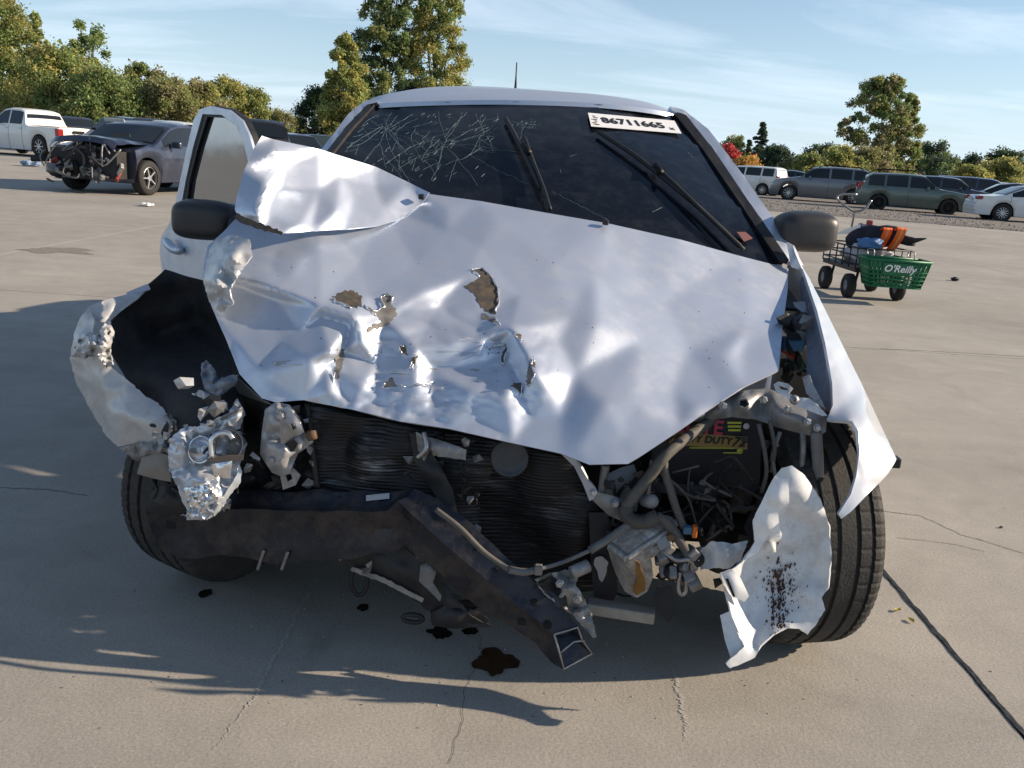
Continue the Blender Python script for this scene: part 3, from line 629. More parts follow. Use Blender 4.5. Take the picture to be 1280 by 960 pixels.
    # lamps, bumpers, mirrors, handles
    for sg in (-1, 1):
        if front and not crash:
            MB().box((sg * W * .35, L / 2 - .11, lerpl(P, .47) * Hs - .16), (W * .20, .20, .15)).build('headlight', CLEARL, root, bevel=.03, smooth=False)
        zt = (.86 if typ == 'sedan' else .98 if typ != 'pickup' else .94) * Hs
        MB().box((sg * W * (.385 if typ != 'pickup' else .405), -L / 2 + .10, zt), (W * (.17 if typ == 'sedan' else .12), .22, .13 if typ == 'sedan' else .30)).build('tail_light', REDLAMP, root, bevel=.03, smooth=False)
        yy = gb - .52; s = sec(yy)
        MB().box((sg * (s[1] + .09), yy, s[2] + .06), (.20, .10, .13)).build('mirror', trim or pm, root, bevel=.035, smooth=False)
        for a, b in cuts[-2:]:
            yy = ga + (gb - ga) * (a + .04); s = sec(yy); MB().box((sg * (s[1] + .004), yy, s[2] - .10), (.03, .16, .03)).build('door_handle', trim or pm, root, bevel=.008, smooth=False)
            sm = MB(); yy = ga + (gb - ga) * a - .03; s = sec(yy)[0]; sm.tube([(sg * (s[q][0] + .001), yy, s[q][1]) for q in range(4)], .006, 5); sm.build('door_seam', UNDER, root)
    MB().box((0, -L / 2 + .02, .50), (W * .80, .12, .20)).build('rear_bumper', STEEL if typ == 'pickup' else (trim or pm), root, bevel=.04, smooth=False)
    MB().box((0, -L / 2 - .002, .82 if typ == 'sedan' else .86), (.34, .02, .14)).build('number_plate', PLATE, root, smooth=False)
    if front and not crash:
        MB().box((0, L / 2 - .02, .44), (W * .80, .12, .18)).build('front_bumper', trim or pm, root, bevel=.04, smooth=False)
        MB().box((0, L / 2 - .035, .66), (W * .46, .08, .16)).build('grille', UNDER, root, bevel=.02, smooth=False)
    if rails:
        for sg in (-1, 1):
            MB().tube([(sg * .58, -L * .36, 1.64 * Hs), (sg * .60, -L * .32, 1.72 * Hs), (sg * .60, 0, 1.73 * Hs), (sg * .58, L * .06, 1.64 * Hs)], .02, 6).build('roof_rail', UNDER, root)
    if typ == 'pickup':
        MB().box((0, -L * .335, 1.163), (W * .80, L * .28, .012)).build('bed_opening', UNDER, root, smooth=False)
    for yy in yw:
        for sg in (-1, 1): wheel_local(root, sg * (W / 2 - .12), yy, R, .22, sg, rim or RIM, spokes)
    return root
def face(fx, fy): return math.atan2(-fx, fy)
def put(px, y): p = A(px, 220, y=y); return (p.x, y, 0)
WHITE = paint('white', (0.72, 0.72, 0.70), 0.0); BLK = paint('black', (0.012, 0.012, 0.014)); NAVY = paint('navy', (0.025, 0.032, 0.055)); GREY = paint('grey', (0.16, 0.17, 0.19), .6); GREEN = paint('sage', (0.10, 0.135, 0.12), .5); SILV = paint('silver', (0.45, 0.47, 0.5), .7); CHAR = paint('charcoal', (0.035, 0.045, 0.08), .5)
ROWR = 'cars parked along the gravel verge'; ROWL = 'cars parked at the far side of the lot'
# left
pk = make_car('pickup_truck', 'white crew cab pickup truck seen from its tailgate corner', put(42, 36.3), face(-.90, .42), 'pickup', WHITE, L=5.4, W=1.9, R=.40, cat='pickup truck', spokes=8)
tx = MB(); tx.box((0, -2.716, 1.0), (.50, .012, .10)).build('tailgate_badge', UNDER, pk, smooth=False)
make_car('parked_suv', 'black suv parked behind the dark wrecked sedan', put(160, 37), face(-.8, .6), 'suv', BLK, L=4.8, W=1.9, Hs=1.03, cat='suv', group=ROWL)
make_car('parked_suv', 'dark blue suv just past the white pickup tailgate', put(75, 44), face(-.8, .6), 'suv', NAVY, L=4.8, W=1.9, cat='suv', group=ROWL)
make_car('parked_car', 'silver car beyond the roof of the dark wrecked sedan', put(208, 40), face(.9, -.4), 'suv', SILV, L=4.6, Hs=.98, group=ROWL)
make_car('parked_suv', 'white suv roof showing beside the open car door', put(236, 36), face(.9, -.4), 'suv', WHITE, L=4.7, W=1.85, Hs=1.0, cat='suv', group=ROWL)
make_car('parked_suv', 'black suv with rounded tail between the open door and raised hood corner', put(308, 23.5), face(-.35, .93), 'suv', BLK, L=4.6, W=1.9, Hs=1.0, cat='suv', group=ROWL)
make_car('parked_suv', 'white van like suv in the distant row behind the raised hood corner', put(372, 52), face(.8, -.6), 'suv', WHITE, L=4.8, cat='suv', group=ROWL)
make_car('parked_car', 'blue hatchback in the distant row next to a pale windshield', put(367, 36), face(.6, -.8), 'wagon', paint('blue', (.05, .07, .16)), L=4.3, Hs=.95, group=ROWL)
make_car('parked_car', 'dark car with pale green windshield by the windshield pillar', put(398, 38), face(-.1, -1), 'wagon', BLK, L=4.5, Hs=.98, group=ROWL, glass=TINTG)
make_car('parked_suv', 'white suv with roof rails far behind the pale green windshield', put(395, 60), face(.9, -.3), 'suv', WHITE, L=4.8, cat='suv', group=ROWL, rails=True)
# right
make_car('parked_car', 'white boxy compact car with red tail lamps', put(936, 52), face(-.80, .60), 'box', WHITE, L=4.1, W=1.8, Hs=.99, R=.33, group=ROWR)
make_car('parked_car', 'dark sedan half hidden by the grey suv', put(990, 55), face(-.9, .3), 'sedan', NAVY, group=ROWR, L=4.7, Hs=1.05)
make_car('parked_suv', 'grey luxury suv with bright multi spoke wheels', put(1030, 45.5), face(-.955, .30), 'suv', GREY, L=4.9, W=1.95, Hs=1.04, R=.375, cat='suv', group=ROWR, spokes=10, rails=True)
make_car('parked_suv', 'dark suv behind the gap between grey suv and green wagon', put(1092, 53), face(-.95, .3), 'suv', BLK, L=4.7, cat='suv', group=ROWR)
make_car('parked_wagon', 'sage green wagon with roof rails facing the white sedan', put(1143, 39.5), face(.965, -.26), 'wagon', GREEN, L=4.45, W=1.76, Hs=1.0, R=.33, cat='wagon', group=ROWR, rails=True, trim=GREEN, rim=TYRE)
make_car('parked_car', 'grey hatchback roof behind the sage green wagon', put(1118, 60), face(.9, -.3), 'wagon', SILV, group=ROWR)
make_car('parked_suv', 'dark navy suv nosing past the sage green wagon', put(1187, 45), face(.90, -.44), 'suv', NAVY, L=4.7, W=1.9, Hs=.98, cat='suv', group=ROWR)
make_car('parked_van', 'dark blue minivan with a pale windshield beside the navy suv', put(1229, 51), face(.86, -.5), 'box', paint('deepblue', (.02, .03, .07)), L=5.0, W=1.95, Hs=1.10, cat='van', group=ROWR)
make_car('parked_car', 'black car behind the roof of the white sedan', put(1272, 46), face(.9, -.3), 'sedan', BLK, L=4.7, Hs=1.08, group=ROWR)
make_car('parked_car', 'white van roof far behind the dark blue minivan', put(1262, 62), face(.9, -.3), 'box', WHITE, L=4.8, Hs=1.05, group=ROWR)
make_car('parked_sedan', 'white sedan with dark tinted windows and silver wheels', put(1304, 35.5), face(.985, -.17), 'sedan', WHITE, L=4.85, W=1.85, Hs=1.0, R=.345, cat='sedan', group=ROWR, spokes=12)
# dark wrecked sedan, left
hy = make_car('wrecked_sedan', 'dark blue grey sedan with its smashed front end stripped open', (-7.75, 19.2, 0), face(-.24, -.97), 'sedan', CHAR, L=4.5, W=1.82, Hs=.97, R=.33, cat='sedan', crash=.42, spokes=5)
hyo = hy
MB().box((.30, .86, 1.375), (.46, .012, .07), Matrix.Rotation(-.52, 3, 'X')).build('lot_sticker', PLATE, hy, smooth=False)
hv = []; hf = []; r = random.Random(5)
for i in range(13):
    for j in range(13):
        t = i / 12; q = j / 6 - 1; y = 1.18 + t * 1.02; hv.append((q * (.80 - .10 * t) + .03 * mnoise.noise(Vector((i * .4, j * .4, 2))), y, 1.02 - .04 * t ** 2 - .07 * q * q + .07 * t * (abs(q) < .9) + .035 * mnoise.noise(Vector((i * .35, j * .3, 7))) - (.10 if i == 12 else 0)))
        if i and j: a = i * 13 + j; hf.append((a - 14, a - 13, a, a - 1))
mesh('hood', hv, hf, CHAR, hy, solid=.006)
MB().box((0, 1.9, .55), (1.45, .5, .5)).build('engine_bay', DARK, hy, smooth=False)
RB = mat('red_bits', (0.22, 0.03, 0.02), .5); cols = [GREYM, ALU, DARK, BLACKP, RB, GREYM, DARK]
for k in range(46):
    b = MB(); c = Vector((r.uniform(-.75, .75), 2.02 + r.uniform(0, .34), r.uniform(.32, .86)))
    if k % 3 == 0:
        pts = [c + Vector((r.uniform(-.2, .2), r.uniform(-.05, .12), r.uniform(-.25, .2))) for _ in range(4)]; b.tube(spline(pts, 5), r.uniform(.008, .022), 6)
        b.build('torn_wire', [BLACKP, WIREM, GREYM][k % 9 // 3], hy)
    else:
        Rm = Matrix.Rotation(r.uniform(-1, 1), 3, 'X') @ Matrix.Rotation(r.uniform(-1, 1), 3, 'Y') @ Matrix.Rotation(r.uniform(-1, 1), 3, 'Z')
        b.box(c, (r.uniform(.05, .28), r.uniform(.05, .16), r.uniform(.04, .20)), Rm); b.build('engine_piece', cols[r.randrange(7)], hy, smooth=False, bevel=.012)
for pts in ([(.55, 2.34, .72), (.62, 2.42, .5), (.35, 2.45, .85), (.2, 2.4, .92)], [(.70, 2.3, .75), (.72, 2.42, .62), (.62, 2.44, .45)], [(.1, 2.4, .6), (.2, 2.46, .36), (-.05, 2.44, .28), (-.1, 2.4, .36)], [(-.35, 2.36, .5), (-.4, 2.42, .3), (-.48, 2.42, .22)]):
    MB().tube(spline(pts, 6), .013, 6).build('white_hose', CONDUIT, hy)
MB().tube([(.72, 2.2, .58), (.98, 2.36, .56)], .05, 8).build('bumper_mount', DARK, hy)

# ------------------------------------------------------------------ wagon cart with green basket
w1, w2, w3, w4 = (A(px, py, z=0) for px, py in ((1036, 361), (1060, 371), (1086, 365), (1112, 374)))
for q in (w1, w2, w3, w4): q.z = 0
cc = (w1 + w2 + w3 + w4) / 4; fd = ((w4 - w3) + (w2 - w1)).normalized(); fd = ((w2 - w1).normalized() * .5 + (w4 - w3).normalized() * .5).normalized()
ang = math.atan2(-fd.x, fd.y)                      # local +y points to the basket end
cart = empty('garden_cart', cc, ang); tag(cart, 'black steel garden cart with rubber wheels carrying bags and a green basket', 'cart')
CARTM = mat('cart_steel', (0.02, 0.02, 0.022), .5, .3)
hl, hw = .46, .27
MB().box((0, 0, .30), (hw * 2, hl * 2, .05)).build('deck', CARTM, cart, smooth=False, bevel=.01)
for sx in (-1, 1):
    rl = MB()
    for z in (.36, .44, .52): rl.tube([(sx * hw, -hl, z), (sx * hw, hl, z)], .008, 6)
    for k in range(6): y = -hl + k * hl * 2 / 5; rl.tube([(sx * hw, y, .31), (sx * hw, y, .53)], .007, 6)
    rl.build('side_rail', CARTM, cart)
for sy in (-1, 1):
    rl = MB()
    for z in (.36, .44, .52): rl.tube([(-hw, sy * hl, z), (hw, sy * hl, z)], .008, 6)
    rl.build('end_rail', CARTM, cart)
CT = mat('cart_tyre', (0.018, 0.018, 0.018), .85, bump=.4, bscale=60)
for sx in (-1, 1):
    for yy in (-hl * .72, hl * .72):
        wr = empty('wheel', (sx * (hw - .01), yy, .125)); wr.parent = cart
        MB().lathe([(.06, -.04), (.10, -.045), (.122, -.032), (.126, 0), (.122, .032), (.10, .045), (.06, .04)], (0, 0, 0), (1, 0, 0), 24).build('tyre', CT, wr)
        MB().lathe([(.001, -.02), (.03, -.025), (.062, -.035), (.062, .035), (.03, .025), (.001, .02)], (0, 0, 0), (1, 0, 0), 16).build('rim', GREYM, wr)
        MB().tube([(sx * (hw - .07), yy, .125), (sx * (hw - .09), yy, .28)], .014, 6).build('axle_bracket', CARTM, cart)
HM = mat('handle_steel', (.25, .25, .25), .35, .8)
MB().tube(spline([(0, -hl, .30), (0, -hl - .02, .55), (0, -hl + .02, .86)], 5), .012, 7).build('handle', HM, cart)
MB().tube(spline([(-.17, -hl + .0, .98), (-.10, -hl + .02, .88), (0, -hl + .02, .85), (.10, -hl + .02, .89), (.20, -hl - .02, .97), (.16, -hl - .04, 1.02), (-.02, -hl - .05, 1.03)], 5), .013, 7).build('handle_grip', HM, cart)
def cw(x, y, z): return cc + Matrix.Rotation(ang, 3, 'Z') @ Vector((x, y, z))
# green basket: built in its own frame facing the camera
bc = A(1113, 357, y=8.95); bk = empty('shopping_basket', (bc.x, bc.y, bc.z), math.radians(-3)); tag(bk, 'green plastic shopping basket with white lettering on the cart end', 'basket')
GB = mat('basket_green', (0.010, 0.13, 0.055), .45, var=.1)
bw, bd, bh, tp = .30, .16, .26, .80
def bq(x, y, z):   # tapered
    k = tp + (1 - tp) * z / bh; return (x * k, y * k, z)
def basket_wall(nx, pos, name):
    b = MB()
    for i in range(nx + 1):
        t = i / nx; a, c = Vector(pos(t, 0)), Vector(pos(t, bh)); b.tube([a, c], .0085, 4)
    for z in (.0, .04, .08, .12, .16): b.tube([pos(0, z), pos(.5, z), pos(1, z)], .010, 4)
    q = [Vector(pos(t, z)) for z in (.185, bh) for t in (0, 1)]; b.add(q, [(0, 1, 3, 2)])
    b.build(name, GB, bk)
basket_wall(14, lambda t, z: bq(-bw + 2 * bw * t, -bd, z), 'front_wall'); basket_wall(14, lambda t, z: bq(-bw + 2 * bw * t, bd, z), 'back_wall')
basket_wall(7, lambda t, z: bq(-bw, -bd + 2 * bd * t, z), 'end_wall'); basket_wall(7, lambda t, z: bq(bw, -bd + 2 * bd * t, z), 'end_wall')
pv = [bq(-bw, -bd, 0), bq(bw, -bd, 0), bq(bw, bd, 0), bq(-bw, bd, 0)]; mesh('bottom', pv, [(0, 1, 2, 3)], GB, bk, solid=.006)
rb = MB(); rl = [Vector(bq(x, y, bh)) for x, y in ((-bw, -bd), (bw, -bd), (bw, bd), (-bw, bd), (-bw, -bd))]
for a, b_ in zip(rl, rl[1:]): rb.tube([a, b_], .015, 6)
rb.build('rim', GB, bk)
a0, a1 = Vector(bq(-.17, -bd, .13)), Vector(bq(.17, -bd, .235)); 
pb = MB(); pb.add([(-.15, -bd * .92 - .012, .125), (.15, -bd * .92 - .012, .125), (.16, -bd * 1.0 - .008, .235), (-.16, -bd * 1.0 - .008, .235)], [(0, 1, 2, 3)]); pb.build('name_panel', GB, bk, solid=.008)
# plastic mesh webs: solid lower band between the ribs
WT = mat('basket_lettering', (0.75, 0.77, 0.75), .5)
bpy.context.view_layer.update()
mw = Matrix.Translation(bk.location) @ Matrix.Rotation(bk.rotation_euler.z, 4, 'Z')
def bkt(p): return Vector(p)
t_ = text_mesh('lettering', "O'Reilly", .095, WT, None, (0, -bd * .97 - .020, .182), (1, 0, 0), (0, -.06, 1), .001, .25, bold=.002); t_.parent = bk
for sx in (-.2, .2):
    MB().tube(spline([(sx - .03, -bd + .28, bh + .02), (sx - .03, -bd + .30, bh + .07), (sx + .03, -bd + .30, bh + .07), (sx + .03, -bd + .28, bh + .0)], 4), .006, 5).build('hook', HM, bk)
# bags and vest
def bag(name, c, size, m, label, cat, seed, rz=0.0, amp=.35):
    bm = bmesh.new(); bmesh.ops.create_icosphere(bm, subdivisions=4, radius=1)
    for v in bm.verts:
        d = v.co.normalized(); d = Vector([math.copysign(abs(q) ** .75, q) for q in d]); k = 1 + amp * mnoise.noise(d * 1.7 + Vector((seed, 0, 0))) + .12 * mnoise.noise(d * 6 + Vector((0, seed, 0)))
        v.co = Vector((d.x * size[0] * k, d.y * size[1] * k, d.z * size[2] * k))
    me = bpy.data.meshes.new(name); bm.to_mesh(me); bm.free(); me.materials.append(m); me.polygons.foreach_set('use_smooth', [True] * len(me.polygons))
    o = bpy.data.objects.new(name, me); COL.objects.link(o); o.location = c; o.rotation_euler = (0, 0, rz); return tag(o, label, cat) if label else o
JK = mat('jacket_navy', (0.010, 0.012, 0.022), .85, bump=.3, bscale=40)
bag('white_sack', cw(-.05, -.10, .43), (.20, .26, .13), mat('sack_white', (.42, .43, .45), .7), 'pale grey sack lying behind the cart side rail', 'bag', 2, ang)
bag('blue_bag', cw(-.08, -.30, .55), (.12, .12, .16), mat('bag_navy', (.03, .04, .10), .7), 'blue patterned bag standing at the handle end of the cart', 'bag', 3, ang)
MB().box(cw(-.14, -.34, .72), (.06, .06, .10)).build('red_bottle_box', mat('redbox', (.28, .03, .03), .5), smooth=False, bevel=.012); tag(bpy.data.objects['red_bottle_box'], 'small red carton on top of the blue bag', 'carton')
bag('plastic_sack', cw(.10, .32, .56), (.12, .08, .06), mat('sack_blue', (.06, .16, .34), .5), 'bright blue bundle just above the basket rim', 'bag', 5, ang)
pp = MB(); c = cw(.15, -.15, .60); pp.add([c + Vector(q) for q in ((-.16, 0, 0), (.14, .02, .04), (.12, .03, .13), (-.05, .02, .06))], [(0, 1, 2, 3)]); tag(pp.build('paper_sheet', mat('paper', (.7, .7, .68), .8), solid=.003), 'white paper sheet sticking up behind the dark jacket', 'paper')
jp = [A(px, py, y=yy) for px, py, yy in ((1063, 304, 9.75), (1080, 298, 9.65), (1100, 295, 9.5), (1120, 296, 9.35), (1134, 302, 9.25), (1142, 303, 9.2))]
jk = MB().tube(spline(jp, 6), [.05 + .075 * math.sin(math.pi * min(1, (i + 2) / 22)) ** .6 for i in range(31)], 14)
for v in jk.v: v += Vector((mnoise.noise(v * 9), mnoise.noise(v * 9 + Vector((3, 0, 0))), mnoise.noise(v * 9 + Vector((0, 5, 0))))) * .022
tag(jk.build('rolled_jacket', JK), 'dark navy rolled jacket draped across the cart above the green basket', 'jacket')
OR = mat('vest_orange', (.85, .13, .02), .6); ORS = mat('vest_tape', (.75, .30, .12), .4)
for k, px in enumerate((1100, 1117)):
    b = MB(); c0 = A(px, 300, y=9.42 - .1 * k); pr = []
    for i in range(9):
        a = math.radians(-60 + i * 24); pr.append(Vector((0, -math.cos(a - .9) * .145, math.sin(a) * .135)))
    vv = []; ff = []
    for i, q in enumerate(pr):
        s_ = .03 * (i / 8 - .3); vv += [c0 + q + Vector((-.045 + s_, 0, 0)), c0 + q + Vector((-.012 + s_, -.004, 0)), c0 + q + Vector((.012 + s_, -.004, 0)), c0 + q + Vector((.045 + s_, 0, 0))]
        if i:
            e = 4 * i; ff += [(e - 4, e - 3, e + 1, e), (e - 3, e - 2, e + 2, e + 1), (e - 2, e - 1, e + 3, e + 2)]
    o = mesh('vest_strap', vv, ff, OR, solid=.006); o.data.materials.append(ORS)
    for i, p in enumerate(o.data.polygons): p.material_index = 1 if i % 3 == 1 else 0
    tag(o, ('bright orange safety vest strap round the thick middle of the dark jacket', 'bright orange safety vest strap next to the umbrella tip on the jacket')[k], 'vest', 'orange vest straps')
um = MB().tube([A(1136, 302, y=9.2), A(1147, 300, y=9.15), A(1158, 298, y=9.1)], [.030, .022, .006], 8); tag(um.build('umbrella_tip', BLACKP), 'pointed black umbrella end sticking out of the rolled jacket', 'umbrella')
# ------------------------------------------------------------------ the wrecked silver car
car = empty('wrecked_car', (0, 2.4, 0)); tag(car, 'silver sedan with crushed front end, crumpled raised hood and cracked windshield', 'car')
# ---- body shell behind the windshield
def xc(y): return -.02 - .02 * (y - 3.6)
TOPL = [(3.52, 1.372), (3.75, 1.418), (4.0, 1.452), (4.35, 1.476), (4.8, 1.462), (5.15, 1.41), (5.55, 1.24), (5.9, 1.05), (6.3, 1.02), (6.48, .95), (6.52, .6)]
v = []; f = []; n = 40; m = 13
for i in range(n):
    y = 3.64 + (6.52 - 3.64) * i / (n - 1); zt = lerpl(TOPL, y); g = max(0, zt - .95); wb = .845 - .10 * max(0, (y - 5.9) / .62) ** 2; wr = wb - .02 - .40 * g if g > .12 else wb - .08; c = xc(y)
    half = [(wb - .05, .22), (wb, .5), (wb + .005, .72), (wb - .03, min(.93, zt - .01)), (wr, zt - .055 if g > .12 else zt - .005), (wr * .8, zt - .012), (0, zt)]
    v += [(c + x, y, z) for x, z in half] + [(c - x, y, z) for x, z in half[-2::-1]]
    if i:
        for k in range(m - 1):
            if y < 4.15 and (3 <= k <= 8 or k > 8): continue         # left doorway stands open
            f.append(((i - 1) * m + k, (i - 1) * m + k + 1, i * m + k + 1, i * m + k))
f.append(tuple(reversed(range((n - 1) * m, n * m))))
mesh('body_shell', v, f, PAINT, car, world=True)
# roof front skin, traced to the windshield header
fr = [(458, 137, 3.66), (478, 131, 3.60), (560, 127.5, 3.54), (645, 127, 3.52), (750, 131, 3.54), (825, 140, 3.59), (853, 150, 3.66)]
fc = spline([A(*p[:2], y=p[2]) for p in fr], 6); rv = []; rf_ = []
for j, p in enumerate(fc):
    u = j / (len(fc) - 1) * 2 - 1; q = Vector((xc(4.1) + u * .635, 4.05, 1.466 - .075 * abs(u) ** 3)); md = p.lerp(q, .45) + Vector((0, 0, .020))
    rv += [p + Vector((0, .0, -.012)), p + Vector((0, .004, .004)), md, q, Vector((xc(4.6) + u * .64, 4.6, 1.478 - .075 * abs(u) ** 3))]
    if j:
        for k in range(4): a = 5 * j + k; rf_.append((a - 5, a, a + 1, a - 4))
mesh('roof', rv, rf_, PAINT, car, world=True, solid=.004)
for sg in (-1, 1):     # side glass
    gv = []; gf = []
    for i in range(12):
        y = 3.60 + i * .185; zt = lerpl(TOPL, y); g = max(0, zt - .95); c = xc(y); x0, x1 = .83, .825 - .40 * g
        gv += [(c + sg * x0, y, .955), (c + sg * (x1 + .012), y, max(.965, zt - .10))]
        if i: gf.append((2 * i - 2, 2 * i - 1, 2 * i + 1, 2 * i))
    if sg > 0: mesh('side_window', gv, gf, GLASS, car, world=True)
for yy, sg in ((5.0, -1), (5.0, 1)):
    wr_ = empty('wheel', (xc(yy) + sg * .74, yy - 2.4, .30)); wr_.parent = car
    MB().lathe([(.19, -.09), (.28, -.095), (.30, -.07), (.30, .07), (.28, .095), (.19, .09)], (0, 0, 0), (1, 0, 0), 32).build('tyre', RUBBER, wr_)
    MB().lathe([(.001, sg * .06), (.19, sg * .075), (.19, -sg * .05)], (0, 0, 0), (1, 0, 0), 24).build('rim', RIM, wr_)
# right side below the window line (seen only from the side): front door and sill
sv = [(.84, 2.98, .22), (.875, 2.98, .5), (.88, 2.98, .72), (.85, 2.98, .92), (.80, 3.66, .22), (.845, 3.66, .5), (.85, 3.66, .72), (.82, 3.66, .93)]
mesh('front_door', sv, [(0, 4, 5, 1), (1, 5, 6, 2), (2, 6, 7, 3)], PAINT, car, world=True, solid=.02)
mesh('front_side_window', [(.845, 2.99, .93), (.815, 3.66, .94), (.60, 3.66, 1.36), (.74, 3.2, 1.12)], [(0, 1, 2, 3)], GLASS, car, world=True, solid=.005)
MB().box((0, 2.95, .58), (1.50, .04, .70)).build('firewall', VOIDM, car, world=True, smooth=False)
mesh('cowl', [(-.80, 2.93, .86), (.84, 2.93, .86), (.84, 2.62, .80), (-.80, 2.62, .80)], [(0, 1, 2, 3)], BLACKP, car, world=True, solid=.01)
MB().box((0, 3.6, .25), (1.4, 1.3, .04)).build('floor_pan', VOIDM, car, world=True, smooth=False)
# ---- pillars
def pillar(name, inner, outer, m=PAINT):
    o = [(a, b, c) for a, b, c in inner] + [(a, b, c) for a, b, c in reversed(outer)]
    return panel(name, o, [], m, car, s=5, th=.018, smooth=2)[0]
RI = [(848, 147, 3.63), (882, 190, 3.40), (916, 240, 3.18), (950, 290, 2.98), (976, 328, 2.88)]
RO = [(836, 135, 3.68), (854, 140, 3.67), (885, 164, 3.53), (920, 210, 3.30), (955, 260, 3.10), (988, 308, 2.95), (1002, 334, 2.90)]
pillar('pillar', [(840, 141, 3.63)] + [(x + 7, y, d - .005) for x, y, d in RI], RO)
pillar('window_seal', [(840, 146, 3.61)] + [(x - 3, y, d - .012) for x, y, d in RI], [(846, 141, 3.61)] + [(x + 9, y - 1, d - .006) for x, y, d in RI], BLACKP)
LI = [(466, 133, 3.63), (440, 160, 3.42), (415, 192, 3.20), (380, 240, 3.0), (345, 290, 2.92)]
LO = [(468, 126, 3.68), (456, 129, 3.67), (436, 145, 3.53), (409, 182, 3.28), (370, 235, 3.05), (330, 290, 2.95)]
pillar('pillar', [(478, 130, 3.63)] + [(x - 5, y, d - .005) for x, y, d in LI], LO)
pillar('window_seal', [(473, 134, 3.61)] + [(x + 3, y, d - .012) for x, y, d in LI], [(471, 130, 3.61)] + [(x - 6, y, d - .006) for x, y, d in LI], BLACKP)
rp_ = panel('header_seal', [(462, 138, 3.63), (560, 132.5, 3.55), (645, 132, 3.53), (750, 136, 3.55), (850, 152, 3.63), (850, 146, 3.62), (750, 130, 3.54), (645, 126.5, 3.52), (560, 127, 3.54), (464, 131, 3.62)], [], BLACKP, car, s=10, th=.01, smooth=0, dy=.004)
# ---- windshield
WS = [(464, 134, 3.63), (560, 129.5, 3.56), (645, 128.5, 3.54), (750, 133, 3.56), (850, 149, 3.63), (882, 190, 3.40), (916, 240, 3.18), (950, 290, 2.98), (978, 330, 2.89), (850, 330, 2.74), (700, 330, 2.64), (600, 330, 2.62), (480, 320, 2.68), (345, 292, 2.92), (380, 240, 3.0), (415, 192, 3.20), (440, 160, 3.42)]
WI = [(640, 170, 3.27), (640, 230, 2.98), (560, 170, 3.29), (740, 175, 3.27), (500, 200, 3.16), (520, 250, 2.92), (820, 200, 3.2), (800, 260, 2.93), (730, 240, 2.95), (880, 270, 2.96)]
ws, WF = panel('windshield', WS, WI, GLASS, car, s=9, th=.005, smooth=2)
def onws(px, py, off=0.012): return A(px, py, y=1 / WF.inv(np.array([[px, py]]))[0] - off)
ck = MB(); r = random.Random(17)
def crack(pts, wpx=1.0, wob=1.5, off=.022):
    P = []
    for (a, b), (c, d) in zip(pts, pts[1:]):
        L = math.hypot(c - a, d - b); k = max(2, int(L / 5))
        for i in range(k): t = i / k; P.append((a + (c - a) * t + r.uniform(-wob, wob), b + (d - b) * t + r.uniform(-wob, wob)))
    P.append(pts[-1])
    Q = [onws(p[0], p[1], off) for p in P]
    ck.tube(Q, [max(.0003, wpx * .0004 * r.uniform(.25, 1.2)) for _ in Q], 4, cap=False)
WZ = [(470, 140), (640, 138), (660, 175), (668, 235), (560, 232), (500, 228), (425, 190), (445, 160)]
def walk(px, py, a, L, wpx, depth=0):
    pts = [(px, py)]; d = 0
    while d < L:
        st_ = r.uniform(5, 12); a += r.gauss(0, .16); px += math.cos(a) * st_; py += math.sin(a) * st_ * .72; d += st_
        if not inside(WZ, [(px, py)])[0]: break
        pts.append((px, py))
        if depth < 2 and r.random() < .16: walk(px, py, a + r.choice((-1, 1)) * r.uniform(.4, 1.1), L * .45, wpx * .7, depth + 1)
    if len(pts) > 1: crack(pts, wpx, .5)
for cx_, cy_, k_ in ((482, 160, 15), (556, 178, 11), (602, 170, 7), (655, 157, 7), (520, 200, 6)):
    for k in range(k_): walk(cx_ + r.gauss(0, 3), cy_ + r.gauss(0, 2), 6.283 * (k + r.random()) / k_, r.uniform(40, 170) if k_ > 9 else r.uniform(8, 40), r.uniform(.4, 1.0))
    for ring in (9, 17, 28, 42):
        if k_ <= 9 and ring > 10: break
        a0 = r.uniform(0, 6.28); seg = []
        for i in range(r.randint(8, 15)):
            a = a0 + i * .32; q = (cx_ + math.cos(a) * ring * r.uniform(.85, 1.15), cy_ + math.sin(a) * ring * .62 * r.uniform(.85, 1.15))
            if not inside(WZ, [q])[0]: break
            seg.append(q)
        if len(seg) > 1: crack(seg, r.uniform(.4, .8), .5)
crack([(585, 192), (620, 212), (660, 230)], .7, 1); crack([(690, 240), (722, 255), (760, 275)], .6, 1)
for k in range(75):     # glitter along the fractures
    px, py = r.uniform(435, 620), r.uniform(142, 228)
    if not inside(WZ, [(px, py)])[0]: continue
    a = math.radians(r.gauss(-33, 9)); L = r.uniform(2, 8); crack([(px, py), (px + L * math.cos(a), py + L * math.sin(a))], r.uniform(.5, 1.9), .3)
for k in range(50):
    px, py = 658 + r.gauss(0, 6), 156 + r.gauss(0, 3); crack([(px, py), (px + r.uniform(-4, 4), py + r.uniform(-2.5, 2.5))], r.uniform(.4, .9), .3)
for px, py, L, a in ((712, 196, 10, -20), (815, 265, 14, -25), (700, 212, 5, 70), (860, 190, 10, 50), (770, 165, 4, 10)): crack([(px, py), (px + L * math.cos(math.radians(a)), py + L * math.sin(math.radians(a)))], 1.0, .6)
o = ck.build('glass_crack', CRACK, ws, world=True); tag(o, kind='stuff')
